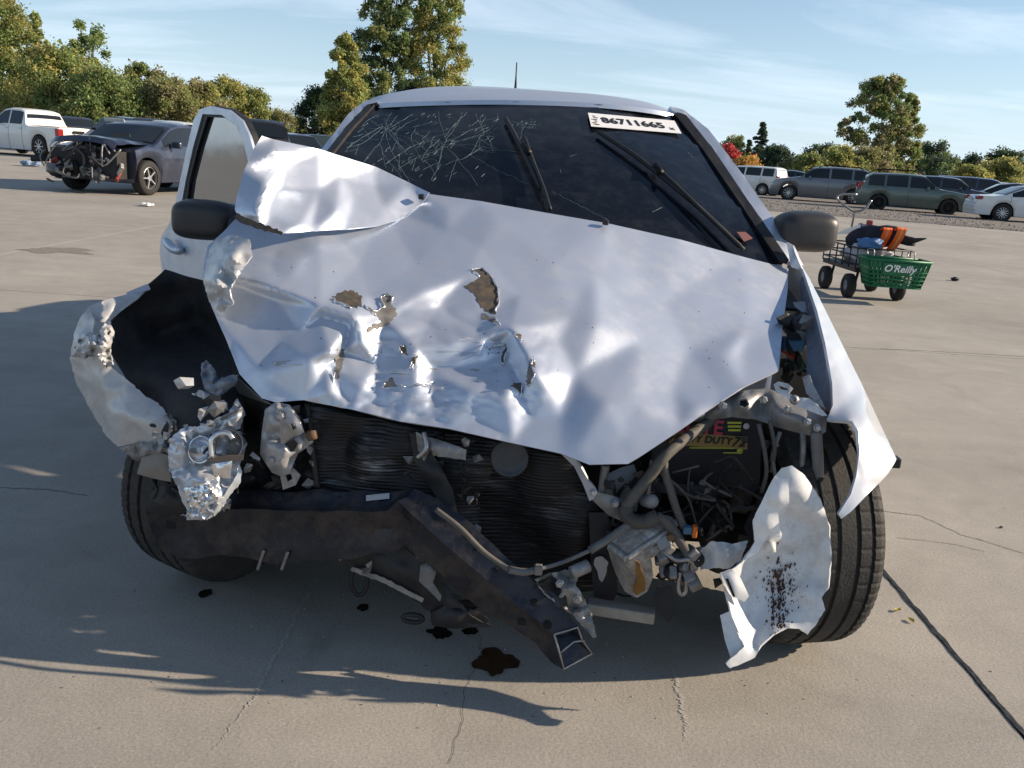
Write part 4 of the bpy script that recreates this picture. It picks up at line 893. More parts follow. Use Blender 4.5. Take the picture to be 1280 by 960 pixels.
# lot sticker with number
STK = mat('sticker_white', (.72, .73, .74), .5); INK = mat('ink', (.012, .012, .014), .6)
sc_ = [onws(q[0], q[1], .04) for q in ((735, 141), (843, 151), (852, 167), (739, 158))]; 
sp_o = sum(sc_, Vector()) / 4; sp_n = (sc_[2] - sc_[0]).cross(sc_[1] - sc_[3]).normalized(); sp_n = sp_n if sp_n.y < 0 else -sp_n
def onstk(px, py, off=.002):
    d = A(px, py, y=3) - Vector((0, 0, CAM_H)); c = Vector((0, 0, CAM_H)); q = sp_o + sp_n * off; return c + d * ((q - c).dot(sp_n) / d.dot(sp_n))
stk = mesh('lot_sticker', [onstk(q[0], q[1], 0.0) for q in ((735, 141), (843, 151), (852, 167), (739, 158))], [(3, 2, 1, 0)], STK, car, world=True, smooth=False, solid=.001)
e1, e2, e3, c0b = onstk(745, 150), onstk(845, 159.4), onstk(796.5, 149), onstk(798, 160)
text_mesh('number', '86711665', .066, INK, stk, onstk(792, 153.8), e2 - e1, e3 - c0b, .0004, sx=.96, bold=.0018)
text_mesh('number', 'x', .036, INK, stk, onstk(840, 160.5), e2 - e1, e3 - c0b, .0004, bold=.001)
bm_ = MB()
for k in range(6):
    a = onstk(742 + .25 * k + (k % 2) * 2, 145 + k * 2.1); bm_.box(a, (.012 + .006 * (k % 3), .0006, .003))
bm_.build('barcode', INK, stk, world=True, smooth=False)
panel('registration_sticker', [(921, 290, 1), (932, 290, 1), (941, 298, 1), (930, 302, 1)], [], mat('reg', (.16, .06, .06), .6), car, s=6, th=.001, smooth=0, field=WF, dy=-.03)
# wipers
def wiper(pts, arm, pv):
    w_ = MB().tube(spline([onws(p[0], p[1], .045) for p in pts], 5), .0085, 6).build('wiper', BLACKP, car, world=True)
    MB().tube(spline([onws(p[0], p[1], .062) for p in arm], 5), .006, 6).build('wiper_arm', BLACKP, w_, world=True)
    b = MB()
    for k in range(3): b.tube([onws(*pv, .05), onws(pv[0] + 6, pv[1] + 9, .07)], .012, 7)
    b.build('wiper_clip', BLACKP, w_, world=True)
wiper([(632, 148), (645, 172), (660, 202), (676, 236)], [(656, 172), (668, 205), (680, 236), (688, 262)], (655, 182))
wiper([(748, 165), (790, 192), (830, 223), (880, 265), (925, 308)], [(822, 210), (850, 236), (890, 275), (930, 312)], (820, 207))
# antenna
an = MB().tube([A(644, 115, y=4.9), A(645, 96, y=4.9), A(646, 78, y=4.9)], [.008, .004, .003], 6).build('antenna', BLACKP, car, world=True)
MB().tube([A(643.5, 121, y=4.88), A(644, 111, y=4.9)], [.02, .009], 8).build('antenna_base', BLACKP, an, world=True)

# ---- mirrors
def mirror(name, px, py, y, sx, sy, sz, m, parent, rz=0):
    bm = bmesh.new(); bmesh.ops.create_icosphere(bm, subdivisions=4, radius=1); c = A(px, py, y=y)
    for q in bm.verts:
        d = q.co.normalized(); e = .55; d = Vector([math.copysign(abs(t) ** e, t) for t in d]); k = 1.0 / (abs(d.x) ** 4 + abs(d.y) ** 4 + abs(d.z) ** 4) ** .25
        d = d * k; tapr = 1 - .16 * d.x * (1 if px < 640 else -1) * -1; q.co = Vector((d.x * sx, d.y * sy * (1 if d.y > 0 else 1.0), d.z * sz * (1 - .22 * max(0, -d.x if px > 640 else d.x) ** 2) * (1 - .12 * abs(d.y))))
    bm.transform(Matrix.Rotation(rz + math.radians(-ROLL * 0), 4, 'Z')); vs = [q.co + c for q in bm.verts]; fs = [[w_.index for w_ in g.verts] for g in bm.faces]; bm.free()
    return mesh(name, vs, fs, m, parent, world=True)
mr_ = mirror('mirror', 1005, 289, 3.02, .100, .072, .068, MIRRORP, car, .12)
MB().tube([A(990, 306, y=3.0), A(976, 318, y=2.94)], [.03, .02], 8).build('mirror_mount', BLACKP, mr_, world=True)
panel('mirror_base', [(984, 303, 2.90), (992, 307, 2.88), (1000, 328, 2.84), (1004, 338, 2.84), (990, 334, 2.86)], [], FENDER, car, s=5, th=.012)
# ---- open passenger door on the left
DF = Field([(150, 0, 3.95), (205, 0, 3.62), (350, 0, 2.94), (400, 0, 2.8), (150, 500, 3.95), (205, 500, 3.62), (350, 500, 2.94), (400, 500, 2.8)])
DO = [(255, 137, 1), (268, 133, 1), (292, 138, 1), (308, 151, 1), (317, 170, 1), (324, 195, 1), (345, 290, 1), (345, 352, 1), (255, 356, 1), (208, 346, 1), (204, 315, 1), (206, 296, 1), (215, 282, 1), (222, 262, 1), (228, 235, 1), (237, 192, 1), (247, 150, 1)]
DW = [(258, 143), (282, 144), (299, 156), (310, 180), (316, 205), (324, 255), (232, 252), (237, 225), (246, 185)]
door = panel('open_door', DO, [], PAINT, car, s=6, th=.03, smooth=0, field=DF, holes=[DW])[0]
DG = mat('door_glass', (.34, .36, .38), .05, .9, spec=1.0, dirt=.25, dirtcol=(.30, .29, .27), dscale=5)
panel('door_window', [(a, b, 1) for a, b in [(257, 142), (283, 143), (300, 155), (311, 180), (318, 205), (326, 256), (231, 253), (236, 225), (245, 185)]], [], DG, door, s=10, th=.004, smooth=0, field=DF, dy=.012)
panel('window_seal', [(261, 143, 1), (254, 143, 1), (243, 185, 1), (232, 225, 1), (227, 254, 1), (234, 254, 1), (238, 225, 1), (248, 185, 1)], [], BLACKP, door, s=8, th=.006, smooth=0, field=DF, dy=-.016)
panel('window_seal', [(258, 146, 1), (282, 147, 1), (298, 158, 1), (309, 182, 1), (314, 206, 1), (317, 205, 1), (312, 180, 1), (301, 154, 1), (283, 142, 1), (258, 141.5, 1)], [], BLACKP, door, s=8, th=.006, smooth=0, field=DF, dy=-.014)
panel('door_trim', [(254, 137, 1), (268, 132, 1), (293, 136.5, 1), (310, 150, 1), (319, 169, 1), (326, 195, 1), (322, 196, 1), (315, 171, 1), (306, 152, 1), (290, 139, 1), (268, 135, 1)], [], BLACKP, door, s=8, th=.02, smooth=0, field=DF, dy=.012)
dm = mirror('mirror', 259, 275, 3.13, .110, .078, .070, MIRRORP, door, -.10)
MB().tube([A(292, 282, y=3.06), A(312, 284, y=3.04)], .035, 8).build('mirror_mount', BLACKP, dm, world=True)
MB().box(A(226, 271, y=3.10), (.022, .04, .065)).build('side_lamp', REDLAMP, dm, world=True, bevel=.008, smooth=False)
h_ = MB(); h_.tube(spline([A(207, 300, y=3.50), A(214, 309, y=3.46), A(222, 313, y=3.44), A(227, 311, y=3.43)], 5), [.012] * 2 + [.018] * 12 + [.012] * 2, 8); h_.build('door_handle', PAINT, door, world=True)

# ---- crumpled hood
HO = [(300, 268, 2.46), (350, 276, 2.48), (400, 270, 2.56), (480, 262, 2.72), (527, 242, 2.77), (600, 252, 2.74), (690, 268, 2.72), (760, 280, 2.72), (850, 300, 2.76), (930, 322, 2.82), (985, 336, 2.88),
      (984, 365, 2.72), (978, 410, 2.50), (973, 464, 2.24), (930, 484, 2.12), (900, 503, 2.05), (850, 538, 1.94), (800, 571, 1.85), (785, 580, 1.83), (737, 581, 1.82), (700, 567, 1.85), (640, 554, 1.87), (560, 536, 1.89), (500, 527, 1.90), (440, 512, 1.92), (380, 500, 1.95), (345, 503, 1.94), (328, 498, 1.95),
      (300, 468, 2.0), (283, 425, 2.05), (265, 385, 2.12), (253, 345, 2.20), (260, 308, 2.30), (280, 290, 2.38)]
HB0 = Field(HO + [(600, 320, 2.42), (600, 400, 2.13), (750, 420, 2.16), (400, 400, 2.06), (850, 420, 2.36), (350, 330, 2.2), (500, 480, 1.98), (700, 500, 1.99), (470, 300, 2.45), (390, 300, 2.34), (800, 350, 2.52), (500, 400, 2.10), (680, 380, 2.25)], HO)
HX = [(300, 347, -2), (345, 362, -2.8), (400, 383, -2.8), (440, 394, -2), (300, 358, 1.2), (345, 374, 1.8), (400, 396, 2.2), (436, 406, 1.5), (350, 428, .6), (388, 452, -3), (374, 416, 1.2), (410, 453, 1.8), (330, 470, -.8), (290, 420, 0), (395, 482, 0),
      (413, 440, -1.8), (412, 490, -1.5), (430, 440, 3), (428, 494, 1.2), (460, 370, -1.4), (530, 363, -1.6), (585, 345, -1.2), (480, 396, 1.2), (545, 388, 2.6), (598, 394, 2.4),
      (450, 428, -.4), (520, 436, .2), (600, 424, .6), (470, 455, 2.8), (540, 462, 3.2), (605, 462, 2.8), (452, 482, .2), (520, 486, .2), (590, 490, 0), (632, 500, -1.2), (470, 504, 1.6), (540, 514, 1.4), (600, 524, .9),
      (640, 412, -1.8), (656, 438, -2.4), (668, 470, -3.2), (626, 430, 2.4), (638, 456, 2.0), (650, 480, 1.2), (755, 505, -2.4), (700, 522, 1.6), (725, 560, -.8), (664, 524, 1.0), (640, 545, 0),
      (700, 430, .5), (720, 470, 1.8), (790, 500, .8), (780, 550, .2), (745, 402, -2.6), (714, 396, .4), (788, 392, 1.4), (742, 345, -.4), (765, 366, .8), (935, 408, -1.8), (905, 445, -2.8), (872, 508, -2.6), (926, 444, 2.2), (897, 488, 1.8), (955, 420, 0), (862, 440, .8), (842, 490, .8), (800, 430, 1.0),
      (830, 380, 0), (650, 370, .3), (690, 330, 0), (780, 320, 0), (880, 350, 0), (520, 330, .4), (450, 330, 0), (400, 312, 0), (560, 290, 1.2), (620, 278, -1.6), (560, 262, -.8), (600, 310, .4)]
HX = [(a, b, c * (1.5 if ((a - 540) / 135) ** 2 + ((b - 450) / 90) ** 2 < 1 else 1.1 if a < 680 else .62)) for a, b, c in HX]
ivb = HB0.inv(np.array([(a, b) for a, b, c in HX])); HI = [(a, b, 1 / q + c * .01) for (a, b, c), q in zip(HX, ivb)]
hood, HF = panel('hood', HO, HI, PAINT, car, s=3.8, th=.004, smooth=1, rough=.0025, rscale=.03, crumple=.0, jag=.0, seed=3)
# finer wrinkles in the impact zone
me = hood.data; offc = wloc(car)
def calm(o, test, it):
    q = o.data; nb = [[] for _ in q.vertices]; cnt = {}
    for p in q.polygons:
        for k in p.edge_keys: cnt[k] = cnt.get(k, 0) + 1
    rim = set(i for k, c in cnt.items() if c == 1 for i in k)
    for a, b in cnt: nb[a].append(b); nb[b].append(a)
    sel = [(v_.index, test(*to_px(v_.co + offc))) for v_ in q.vertices if v_.index not in rim]; sel = [(i, w_) for i, w_ in sel if w_ > 0]
    for _ in range(it):
        new = [(i, q.vertices[i].co.lerp(sum((q.vertices[j].co for j in nb[i]), Vector()) / len(nb[i]), .6 * w_)) for i, w_ in sel]
        for i, c in new: q.vertices[i].co = c
HC = [(545, 450, 125, 80, .005, .05), (300, 320, 60, 60, .006, .05), (650, 460, 40, 70, .005, .06), (500, 508, 140, 20, .004, .12)]
def to_px(p):
    d = Vector(p) - Vector((0, 0, CAM_H)); zz = d.dot(_fw); a = d.dot(_r) / zz * FPX; b = -d.dot(_u) / zz * FPX
    return (640 + _cr * a - _sr * b, 480 + _sr * a + _cr * b)
calm(hood, lambda px, py: min(1, max(0, (px - 655) / 60)) if py > 300 else min(1, max(0, (px - 540) / 60)), 5)
for q in me.vertices:
    px, py = to_px(q.co + offc); dd = 0
    for cx_, cy_, rx, ry, amp, sc in HC:
        k = 1 - ((px - cx_) / rx) ** 2 - ((py - cy_) / ry) ** 2
        if k > 0: n_ = mnoise.noise(Vector((px * sc * .35, py * sc, 4))); dd += amp * min(1, k * 2.5) * (abs(n_) * 2 - .5 + .4 * mnoise.noise(Vector((px * sc * .9, py * sc * 2.2, 9))))
    if dd: q.co += (Vector((0, 0, CAM_H)) - (q.co + offc)).normalized() * dd
# cast photo rays on the finished hood so that patches lie on it
from mathutils.bvhtree import BVHTree
def bvh_of(o, par):
    off = wloc(par) if par else Vector(); return BVHTree.FromPolygons([q.co + off for q in o.data.vertices], [tuple(p.vertices) for p in o.data.polygons])
me.update(); HB = bvh_of(hood, car)
def cast(bv, px, py):
    d = (A(px, py, y=3) - Vector((0, 0, CAM_H))).normalized(); return bv.ray_cast(Vector((0, 0, CAM_H)), d)
HP = np.array([to_px(q.co + offc) for q in me.vertices]); HY = np.array([(q.co + offc).y for q in me.vertices])
class Near:
    def inv(s, P):
        P = np.asarray(P, float)[:, :2]; o = np.zeros(len(P))
        for i, p in enumerate(P):
            h = cast(HB, p[0], p[1])
            if h[0] is not None: o[i] = 1 / h[0].y; continue
            d = ((HP - p) ** 2).sum(1); j = np.argpartition(d, 5)[:5]; w_ = 1 / (d[j] + .5); o[i] = 1 / ((HY[j] * w_).sum() / w_.sum())
        return o
NH = Near()
def lip(pts):
    xs = [p[0] for p in pts]; ys = [p[1] for p in pts]
    if max(xs) - min(xs) < 9 and max(ys) - min(ys) < 9: return False
    if max(ys) - min(ys) < 5.5: return False
    k = len(pts); st_ = random.Random(int(xs[0])).randrange(k); run = [pts[(st_ + i) % k] for i in range(max(3, int(k * .6)))]; P = []
    for (a, b), (c, d) in zip(run, run[1:]):
        for i in range(4): t = i / 4; P.append((a + (c - a) * t, b + (d - b) * t))
    q = random.Random(int(ys[0])); W = [A(a + q.uniform(-1, 1), b + q.uniform(-1, 1), y=1 / NH.inv([(a, b)])[0] - .006 - q.uniform(0, .006)) for a, b in P]
    MB().tube(W, [q.uniform(.0008, .0026) for _ in W], 5).build('torn_lip', LIP, hood, world=True)
    return False
LIP = mat('torn_lip', (.62, .64, .68), .3, .7)
def hpatch(pts, m=BARE, name='bare_patch', dy=-.004, jag=1.9, s=2.6, seed=0): return panel(name, [(a, b, 1) for a, b in pts], [], m, hood, s=s, th=.0008, smooth=0, field=NH, dy=dy, jag=jag, seed=seed)[0] if not lip(pts) else None
PR = mat('primer_grey', (.16, .155, .15), .6, var=.4, vscale=50, dirt=.6, dirtcol=(.09, .06, .035), dscale=60)
hpatch([(588, 337), (603, 335), (613, 345), (622, 358), (623, 378), (618, 393), (606, 388), (597, 378), (594, 368), (580, 357), (592, 352), (600, 345)])
hpatch([(603, 391), (618, 397), (625, 406), (612, 402), (602, 400)], PR)
hpatch([(415, 370), (428, 364), (442, 364), (453, 372), (452, 383), (440, 385), (430, 380), (420, 377)])
hpatch([(455, 382), (470, 389), (480, 384), (476, 372), (484, 367), (492, 370), (489, 378), (497, 392), (487, 405), (470, 411), (456, 420), (462, 409), (478, 402), (472, 395)], PR)
hpatch([(421, 438), (431, 436), (430, 450), (425, 464), (420, 482), (417, 497), (415, 485), (419, 460)], PR)
hpatch([(498, 432), (507, 432), (510, 444), (502, 442)]); hpatch([(514, 448), (524, 443), (517, 456), (512, 461)]); hpatch([(642, 416), (650, 417), (652, 425), (645, 421)])
hpatch([(618, 494), (635, 486), (642, 479), (652, 478), (652, 492), (648, 500), (640, 490)]); hpatch([(659, 462), (662, 452), (668, 468), (664, 480), (658, 483)], PR); hpatch([(664, 448), (668, 452), (669, 460), (665, 456)])
hpatch([(482, 478), (490, 471), (493, 477), (500, 484), (485, 486), (478, 484)], PR); hpatch([(500, 480), (508, 485), (513, 492), (505, 488)], PR)
hpatch([(626, 452), (631, 430), (633, 440), (629, 455)]); hpatch([(340, 453), (362, 450), (388, 451), (387, 455), (345, 457)], mat('scuff', (.30, .32, .36), .6), jag=.4)
hpatch([(645, 502), (651, 500), (652, 508), (648, 509)]); hpatch([(263, 312), (272, 306), (282, 307), (276, 318)], PR)
r = random.Random(8)
for k in range(34):     # torn, scraped streaks along the leading edge
    px = r.uniform(405, 640); py = 503 + (px - 405) * .105 + r.gauss(0, 5) + (2 if px < 520 else 8) - 6; L = r.uniform(6, 26); h = r.uniform(1.2, 3.6); sl = r.uniform(-.25, .30)
    if py > 508 + (px - 420) * .125 + 2: continue
    hpatch([(px, py), (px + L * .3, py - h + L * .3 * sl), (px + L * .7, py - h * .6 + L * .7 * sl), (px + L, py + L * sl), (px + L * .6, py + h * .7 + L * .6 * sl), (px + L * .25, py + h * .5 + L * .25 * sl)], [PR, BARE, STEEL][k % 3], jag=.9, s=4, seed=k)
SCF = [mat('scuff_pale', (.62, .65, .70), .5, .5), mat('scuff_blue', (.40, .45, .54), .5, .4), mat('scuff_grey', (.26, .26, .27), .6, .2)]
for k in range(64):     # directional scrapes across the impact zone
    px, py = r.uniform(432, 640), r.uniform(400, 528); L = r.uniform(8, 40); h = r.uniform(.5, 1.6); sl = r.gauss(-.04, .10)
    if ((px - 540) / 125) ** 2 + ((py - 455) / 82) ** 2 > 1 or px + L > 655: continue
    hpatch([(px, py), (px + L * .4, py - h + L * .4 * sl), (px + L, py + L * sl), (px + L * .5, py + h * .7 + L * .5 * sl)], SCF[k % 3], 'scrape', dy=-.0025, jag=.5, s=4, seed=k)
for px, py in ((527, 246), (757, 278)):
    MB().box(A(px, py, y=2.69), (.018, .02, .016)).build('rubber_stop', BLACKP, hood, world=True, smooth=False, bevel=.004)
sp = MB()
for k in range(60):
    px, py = r.uniform(300, 940), r.uniform(300, 550)
    if not inside([(a, b) for a, b, c in HO], [(px, py)])[0]: continue
    p = A(px, py, y=1 / NH.inv([(px, py)])[0] - .005); s_ = r.uniform(.0008, .0024); sp.add([p + Vector((-s_, 0, 0)), p + Vector((0, 0, s_)), p + Vector((s_, 0, 0)), p + Vector((0, 0, -s_))], [(0, 3, 2, 1)])
tag(sp.build('paint_chip', INK, hood, world=True, smooth=False), kind='stuff')
# the rear corner of the hood folded up into a flap that overlaps the rest
flap = panel('folded_hood_flap', [(327, 170, 2.50), (342, 175, 2.52), (400, 187, 2.64), (470, 209, 2.74), (510, 228, 2.74), (537, 241, 2.72), (528, 254, 2.71), (500, 274, 2.64), (470, 283, 2.54), (430, 287, 2.43), (390, 289, 2.34), (353, 292, 2.26), (328, 283, 2.26), (300, 274, 2.30), (294, 262, 2.32), (297, 245, 2.36), (306, 212, 2.42), (318, 185, 2.47)],
             [(345, 190, 2.46), (334, 230, 2.36), (322, 268, 2.24), (352, 205, 2.53), (345, 240, 2.46), (336, 272, 2.30), (400, 240, 2.54), (372, 284, 2.29), (420, 262, 2.44), (425, 222, 2.66), (440, 250, 2.60), (480, 260, 2.64), (470, 236, 2.70)], PAINT, hood, s=4.5, th=.004, smooth=1, rough=.002)[0]
panel('torn_flap_edge', [(296, 266, 2.27), (312, 274, 2.24), (335, 282, 2.22), (354, 290, 2.22), (352, 294, 2.22), (330, 289, 2.22), (308, 281, 2.24), (294, 274, 2.27)], [], BARE, hood, s=3, th=.001, jag=1.2, smooth=0)
# folded left corner of the hood skin
panel('torn_hood_corner', [(255, 352, 2.17), (262, 312, 2.26), (272, 300, 2.27), (292, 294, 2.24), (312, 300, 2.20), (316, 320, 2.16), (305, 333, 2.13), (294, 350, 2.08), (288, 362, 2.07), (292, 380, 2.06), (276, 392, 2.07), (262, 378, 2.11)], [(280, 312, 2.20), (290, 322, 2.12), (276, 335, 2.12), (300, 312, 2.17), (270, 352, 2.07), (283, 348, 2.13), (266, 330, 2.19)], PAINT2, car, s=3.6, th=.003, smooth=1, rough=.006, crumple=.035, cscale=.05, jag=1.0)

# ---- right fender
FO = [(1000, 332, 2.90), (1010, 348, 2.80), (1030, 388, 2.60), (1052, 433, 2.42), (1075, 480, 2.26), (1098, 530, 2.10), (1119, 575, 1.95), (1108, 592, 1.84), (1085, 616, 1.72), (1062, 640, 1.66), (1051, 648, 1.65), (1047, 642, 1.65),
      (1062, 618, 1.69), (1069, 595, 1.73), (1073, 565, 1.80), (1071, 540, 1.86), (1064, 528, 1.90), (1034, 526, 1.96), (1040, 508, 2.02), (1039, 480, 2.12), (1030, 430, 2.30), (1020, 390, 2.48), (1005, 345, 2.78)]
FI = [(1050, 470, 2.18), (1060, 505, 2.06), (1048, 515, 2.01), (1088, 556, 1.86), (1090, 590, 1.76), (1082, 530, 1.94), (1035, 425, 2.34), (1045, 440, 2.31)]
fen = panel('fender', FO, FI, FENDER, car, s=5, th=.008, smooth=4)[0]
# outer flank of the fender behind its edge, with wheel arch
fe = [A(*p[:2], y=p[2]) for p in FO[:7]]; fv = []; ff = []; nn = 12
for i, p in enumerate(fe):
    for k in range(nn):
        t = k / (nn - 1); y = p.y + (2.96 - p.y) * t; zz = p.z * (1 - t) + t * (.30 + .62 * (1 - i / 6)); d = abs(y - 2.17); ar = math.sqrt(max(0, .36 ** 2 - d * d)) + .30
        fv.append((p.x + (.875 - p.x) * t, y, zz))
        if i and k and not (zz < ar and d < .36): a = i * nn + k; ff.append((a - nn - 1, a - nn, a, a - 1))
mesh('fender_flank', fv, ff, FENDER, fen, world=True)
MB().box(A(1116, 577, y=2.03), (.03, .03, .025)).build('clip', BLACKP, fen, world=True, smooth=False, bevel=.004)
panel('inner_fender', [(1003, 345, 2.86), (1012, 362, 2.75), (1026, 410, 2.44), (1038, 470, 2.17), (1040, 508, 2.04), (1035, 515, 2.06), (1018, 490, 2.24), (1009, 470, 2.32), (1009, 420, 2.52), (1003, 385, 2.72), (1000, 355, 2.84)], [(1020, 440, 2.42), (1025, 480, 2.24), (1012, 400, 2.60)], mat('inner_paint', (.20, .23, .30), .5, .2, dirt=.6, dirtcol=(.07, .065, .06), dscale=16), car, s=5, th=.004)
# bright bay bits seen in the gap
for k, (px, py, sx, sz, cl) in enumerate(((990, 430, .06, .035, (.05, .16, .30)), (985, 440, .05, .02, (.35, .04, .03)), (996, 452, .05, .03, (.02, .10, .09)), (988, 456, .03, .05, (.10, .16, .13)), (1000, 418, .06, .03, (.10, .10, .11)), (993, 405, .07, .04, (.09, .10, .12)))):
    MB().box(A(px, py, y=2.52 + .02 * k), (sx, .05, sz), Matrix.Rotation(.5 * k, 3, 'Y')).build('fuse_box', mat('bit%d' % k, cl, .45), car, world=True, smooth=False, bevel=.006)
panel('hinge_bracket', [(992, 378, 2.60), (1006, 377, 2.60), (1010, 392, 2.56), (1002, 390, 2.56), (994, 384, 2.58)], [], STEEL, car, s=4, th=.003)
panel('support_bracket', [(1003, 472, 2.16), (1012, 469, 2.15), (1016, 480, 2.12), (1024, 495, 2.08), (1032, 512, 2.03), (1022, 506, 2.05), (1008, 492, 2.10)], [], ALU, car, s=4, th=.004, rough=.01, rscale=.1)
# upper radiator support, right
panel('radiator_support', [(862, 528, 2.08), (880, 513, 2.09), (905, 500, 2.10), (930, 489, 2.12), (960, 486, 2.13), (985, 497, 2.10), (1010, 508, 2.06), (1034, 520, 2.02), (1032, 540, 2.0), (1022, 546, 2.0), (1000, 541, 2.01), (970, 533, 2.04), (945, 524, 2.06), (915, 521, 2.08), (890, 524, 2.08)], [(930, 505, 2.06), (970, 510, 2.02), (1000, 525, 1.98), (950, 515, 2.10), (900, 512, 2.06)], GREYM, car, s=4.5, th=.004, smooth=2, rough=.012, rscale=.06, holes=[[(925, 500), (933, 499), (936, 505), (931, 509), (924, 507)]])
panel('hood_latch_plate', [(967, 481, 2.06), (973, 477, 2.06), (985, 480, 2.05), (991, 486, 2.04), (986, 492, 2.03), (1000, 497, 2.02), (1012, 498, 2.02), (1022, 506, 2.0), (1034, 520, 1.99), (1028, 520, 1.99), (1005, 511, 2.01), (990, 505, 2.02), (984, 497, 2.03), (970, 490, 2.05)], [], mat('plate_white', (.55, .56, .58), .4, .3, dirt=.4, dscale=30), car, s=4, th=.005, smooth=0, holes=[[(974, 482), (984, 485), (986, 489), (976, 487)]])
MB().lathe([(.001, 0), (.010, 0), (.012, .006), (.006, .010)], A(992, 500, y=2.0), (0, -1, .4), 8).build('bolt', STEEL, car, world=True)
# ---- front wheels with real tread
def front_wheel(c, steer, camber, side, R=.305, wd=.20):
    wr = empty('wheel', Vector(c) - Vector((0, 2.4, 0))); wr.parent = car; wr.rotation_euler = (0, camber, steer)
    prof = [(.20, -.085, 0), (.255, -.100, 0), (.285, -.100, 0), (.297, -.092, 1), (.302, -.080, 1), (.304, -.066, 1), (.296, -.065, 0), (.296, -.057, 0), (.304, -.056, 2), (.305, -.030, 2), (.297, -.029, 0), (.297, -.019, 0), (.305, -.018, 0), (.305, .018, 0), (.297, .019, 0), (.297, .029, 0), (.305, .030, 2), (.304, .056, 2), (.296, .057, 0), (.296, .065, 0), (.304, .066, 1), (.302, .080, 1), (.297, .092, 1), (.285, .100, 0), (.255, .100, 0), (.20, .085, 0)]
    n = 264; v = []; f = []; m = len(prof)
    for k in range(n):
        t = 2 * math.pi * k / n; d = Vector((0, math.cos(t), math.sin(t)))
        for rr, al, fl in prof:
            q = rr
            if fl == 1 and k % 4 == 0: q -= .0035
            if fl == 2 and (k + 2) % 6 == 0: q -= .002
            v.append(d * q + Vector((al, 0, 0)))
    for k in range(n):
        for j in range(m - 1): f.append((k * m + j, k * m + j + 1, ((k + 1) % n) * m + j + 1, ((k + 1) % n) * m + j))
    mesh('tyre', v, f, RUBBER, wr, smooth=False)
    b = MB(); b.lathe([(.20, -.085), (.19, -.07), (.185, 0), (.19, .07), (.20, .085)], (0, 0, 0), (1, 0, 0), 40)
    b.lathe([(.001, side * .05), (.07, side * .055), (.19, side * .06)], (0, 0, 0), (1, 0, 0), 40); b.build('rim', GREYM, wr)
    b = MB(); b.lathe([(.001, -side * .03), (.14, -side * .03), (.14, -side * .045), (.06, -side * .05), (.06, -side * .09), (.001, -side * .09)], (0, 0, 0), (1, 0, 0), 30); b.build('brake_disc', DARK, wr)
    return wr
front_wheel((.750, 2.20, .303), math.radians(9), math.radians(-1.5), 1)
front_wheel((-.755, 2.33, .303), math.radians(-24), math.radians(6), -1)
MB().tube([(-.62, 2.25, .28), (0, 2.45, .26), (.70, 2.2, .28)], .03, 8).build('driveshaft', DARK, car, world=True)
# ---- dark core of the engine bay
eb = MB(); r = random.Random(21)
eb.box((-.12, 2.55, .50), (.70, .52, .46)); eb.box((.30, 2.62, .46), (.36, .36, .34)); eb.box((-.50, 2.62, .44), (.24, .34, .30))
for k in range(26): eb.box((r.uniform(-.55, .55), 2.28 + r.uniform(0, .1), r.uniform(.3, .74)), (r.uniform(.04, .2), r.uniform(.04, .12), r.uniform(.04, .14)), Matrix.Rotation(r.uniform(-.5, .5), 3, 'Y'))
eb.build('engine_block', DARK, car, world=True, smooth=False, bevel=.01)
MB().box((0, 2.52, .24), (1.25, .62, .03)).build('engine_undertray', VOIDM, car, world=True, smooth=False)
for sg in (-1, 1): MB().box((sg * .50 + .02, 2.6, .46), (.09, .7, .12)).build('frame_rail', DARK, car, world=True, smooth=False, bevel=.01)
# ---- radiator and condenser
def finmat(name, base, light, fs):
    m = bpy.data.materials.new(name); m.use_nodes = True; t = m.node_tree; b = t.nodes['Principled BSDF']; g = N(t, 'ShaderNodeNewGeometry')
    mpn = N(t, 'ShaderNodeMapping'); mpn.inputs['Scale'].default_value = (3.0, 1, 26); t.links.new(g.outputs['Position'], mpn.inputs[0])
    n = N(t, 'ShaderNodeTexNoise'); n.inputs['Scale'].default_value = 3.2; n.inputs['Detail'].default_value = 9; n.inputs['Roughness'].default_value = .75; t.links.new(mpn.outputs[0], n.inputs['Vector'])
    mr = N(t, 'ShaderNodeMapRange'); mr.inputs[1].default_value = .50; mr.inputs[2].default_value = .64; t.links.new(n.outputs[0], mr.inputs[0])
    n2 = N(t, 'ShaderNodeTexNoise'); n2.inputs['Scale'].default_value = 7; n2.inputs['Detail'].default_value = 3; t.links.new(g.outputs['Position'], n2.inputs['Vector'])
    m2 = N(t, 'ShaderNodeMapRange'); m2.inputs[1].default_value = .45; m2.inputs[2].default_value = .62; t.links.new(n2.outputs[0], m2.inputs[0])
    mu = N(t, 'ShaderNodeMath', operation='MULTIPLY'); t.links.new(mr.outputs[0], mu.inputs[0]); t.links.new(m2.outputs[0], mu.inputs[1])
    mc = N(t, 'ShaderNodeMixRGB'); mc.inputs[1].default_value = (*base, 1); mc.inputs[2].default_value = (*light, 1); t.links.new(mu.outputs[0], mc.inputs[0]); t.links.new(mc.outputs[0], b.inputs['Base Color'])
    wv = N(t, 'ShaderNodeTexWave', bands_direction='Z'); wv.inputs['Scale'].default_value = fs; wv.inputs['Distortion'].default_value = 0.15; wv.inputs['Detail Scale'].default_value = 3; t.links.new(g.outputs['Position'], wv.inputs['Vector'])
    bp = N(t, 'ShaderNodeBump'); bp.inputs['Strength'].default_value = .35; bp.inputs['Distance'].default_value = .003; t.links.new(wv.outputs[0], bp.inputs['Height']); t.links.new(bp.outputs[0], b.inputs['Normal'])
    b.inputs['Roughness'].default_value = .5; b.inputs['Metallic'].default_value = .3; return m
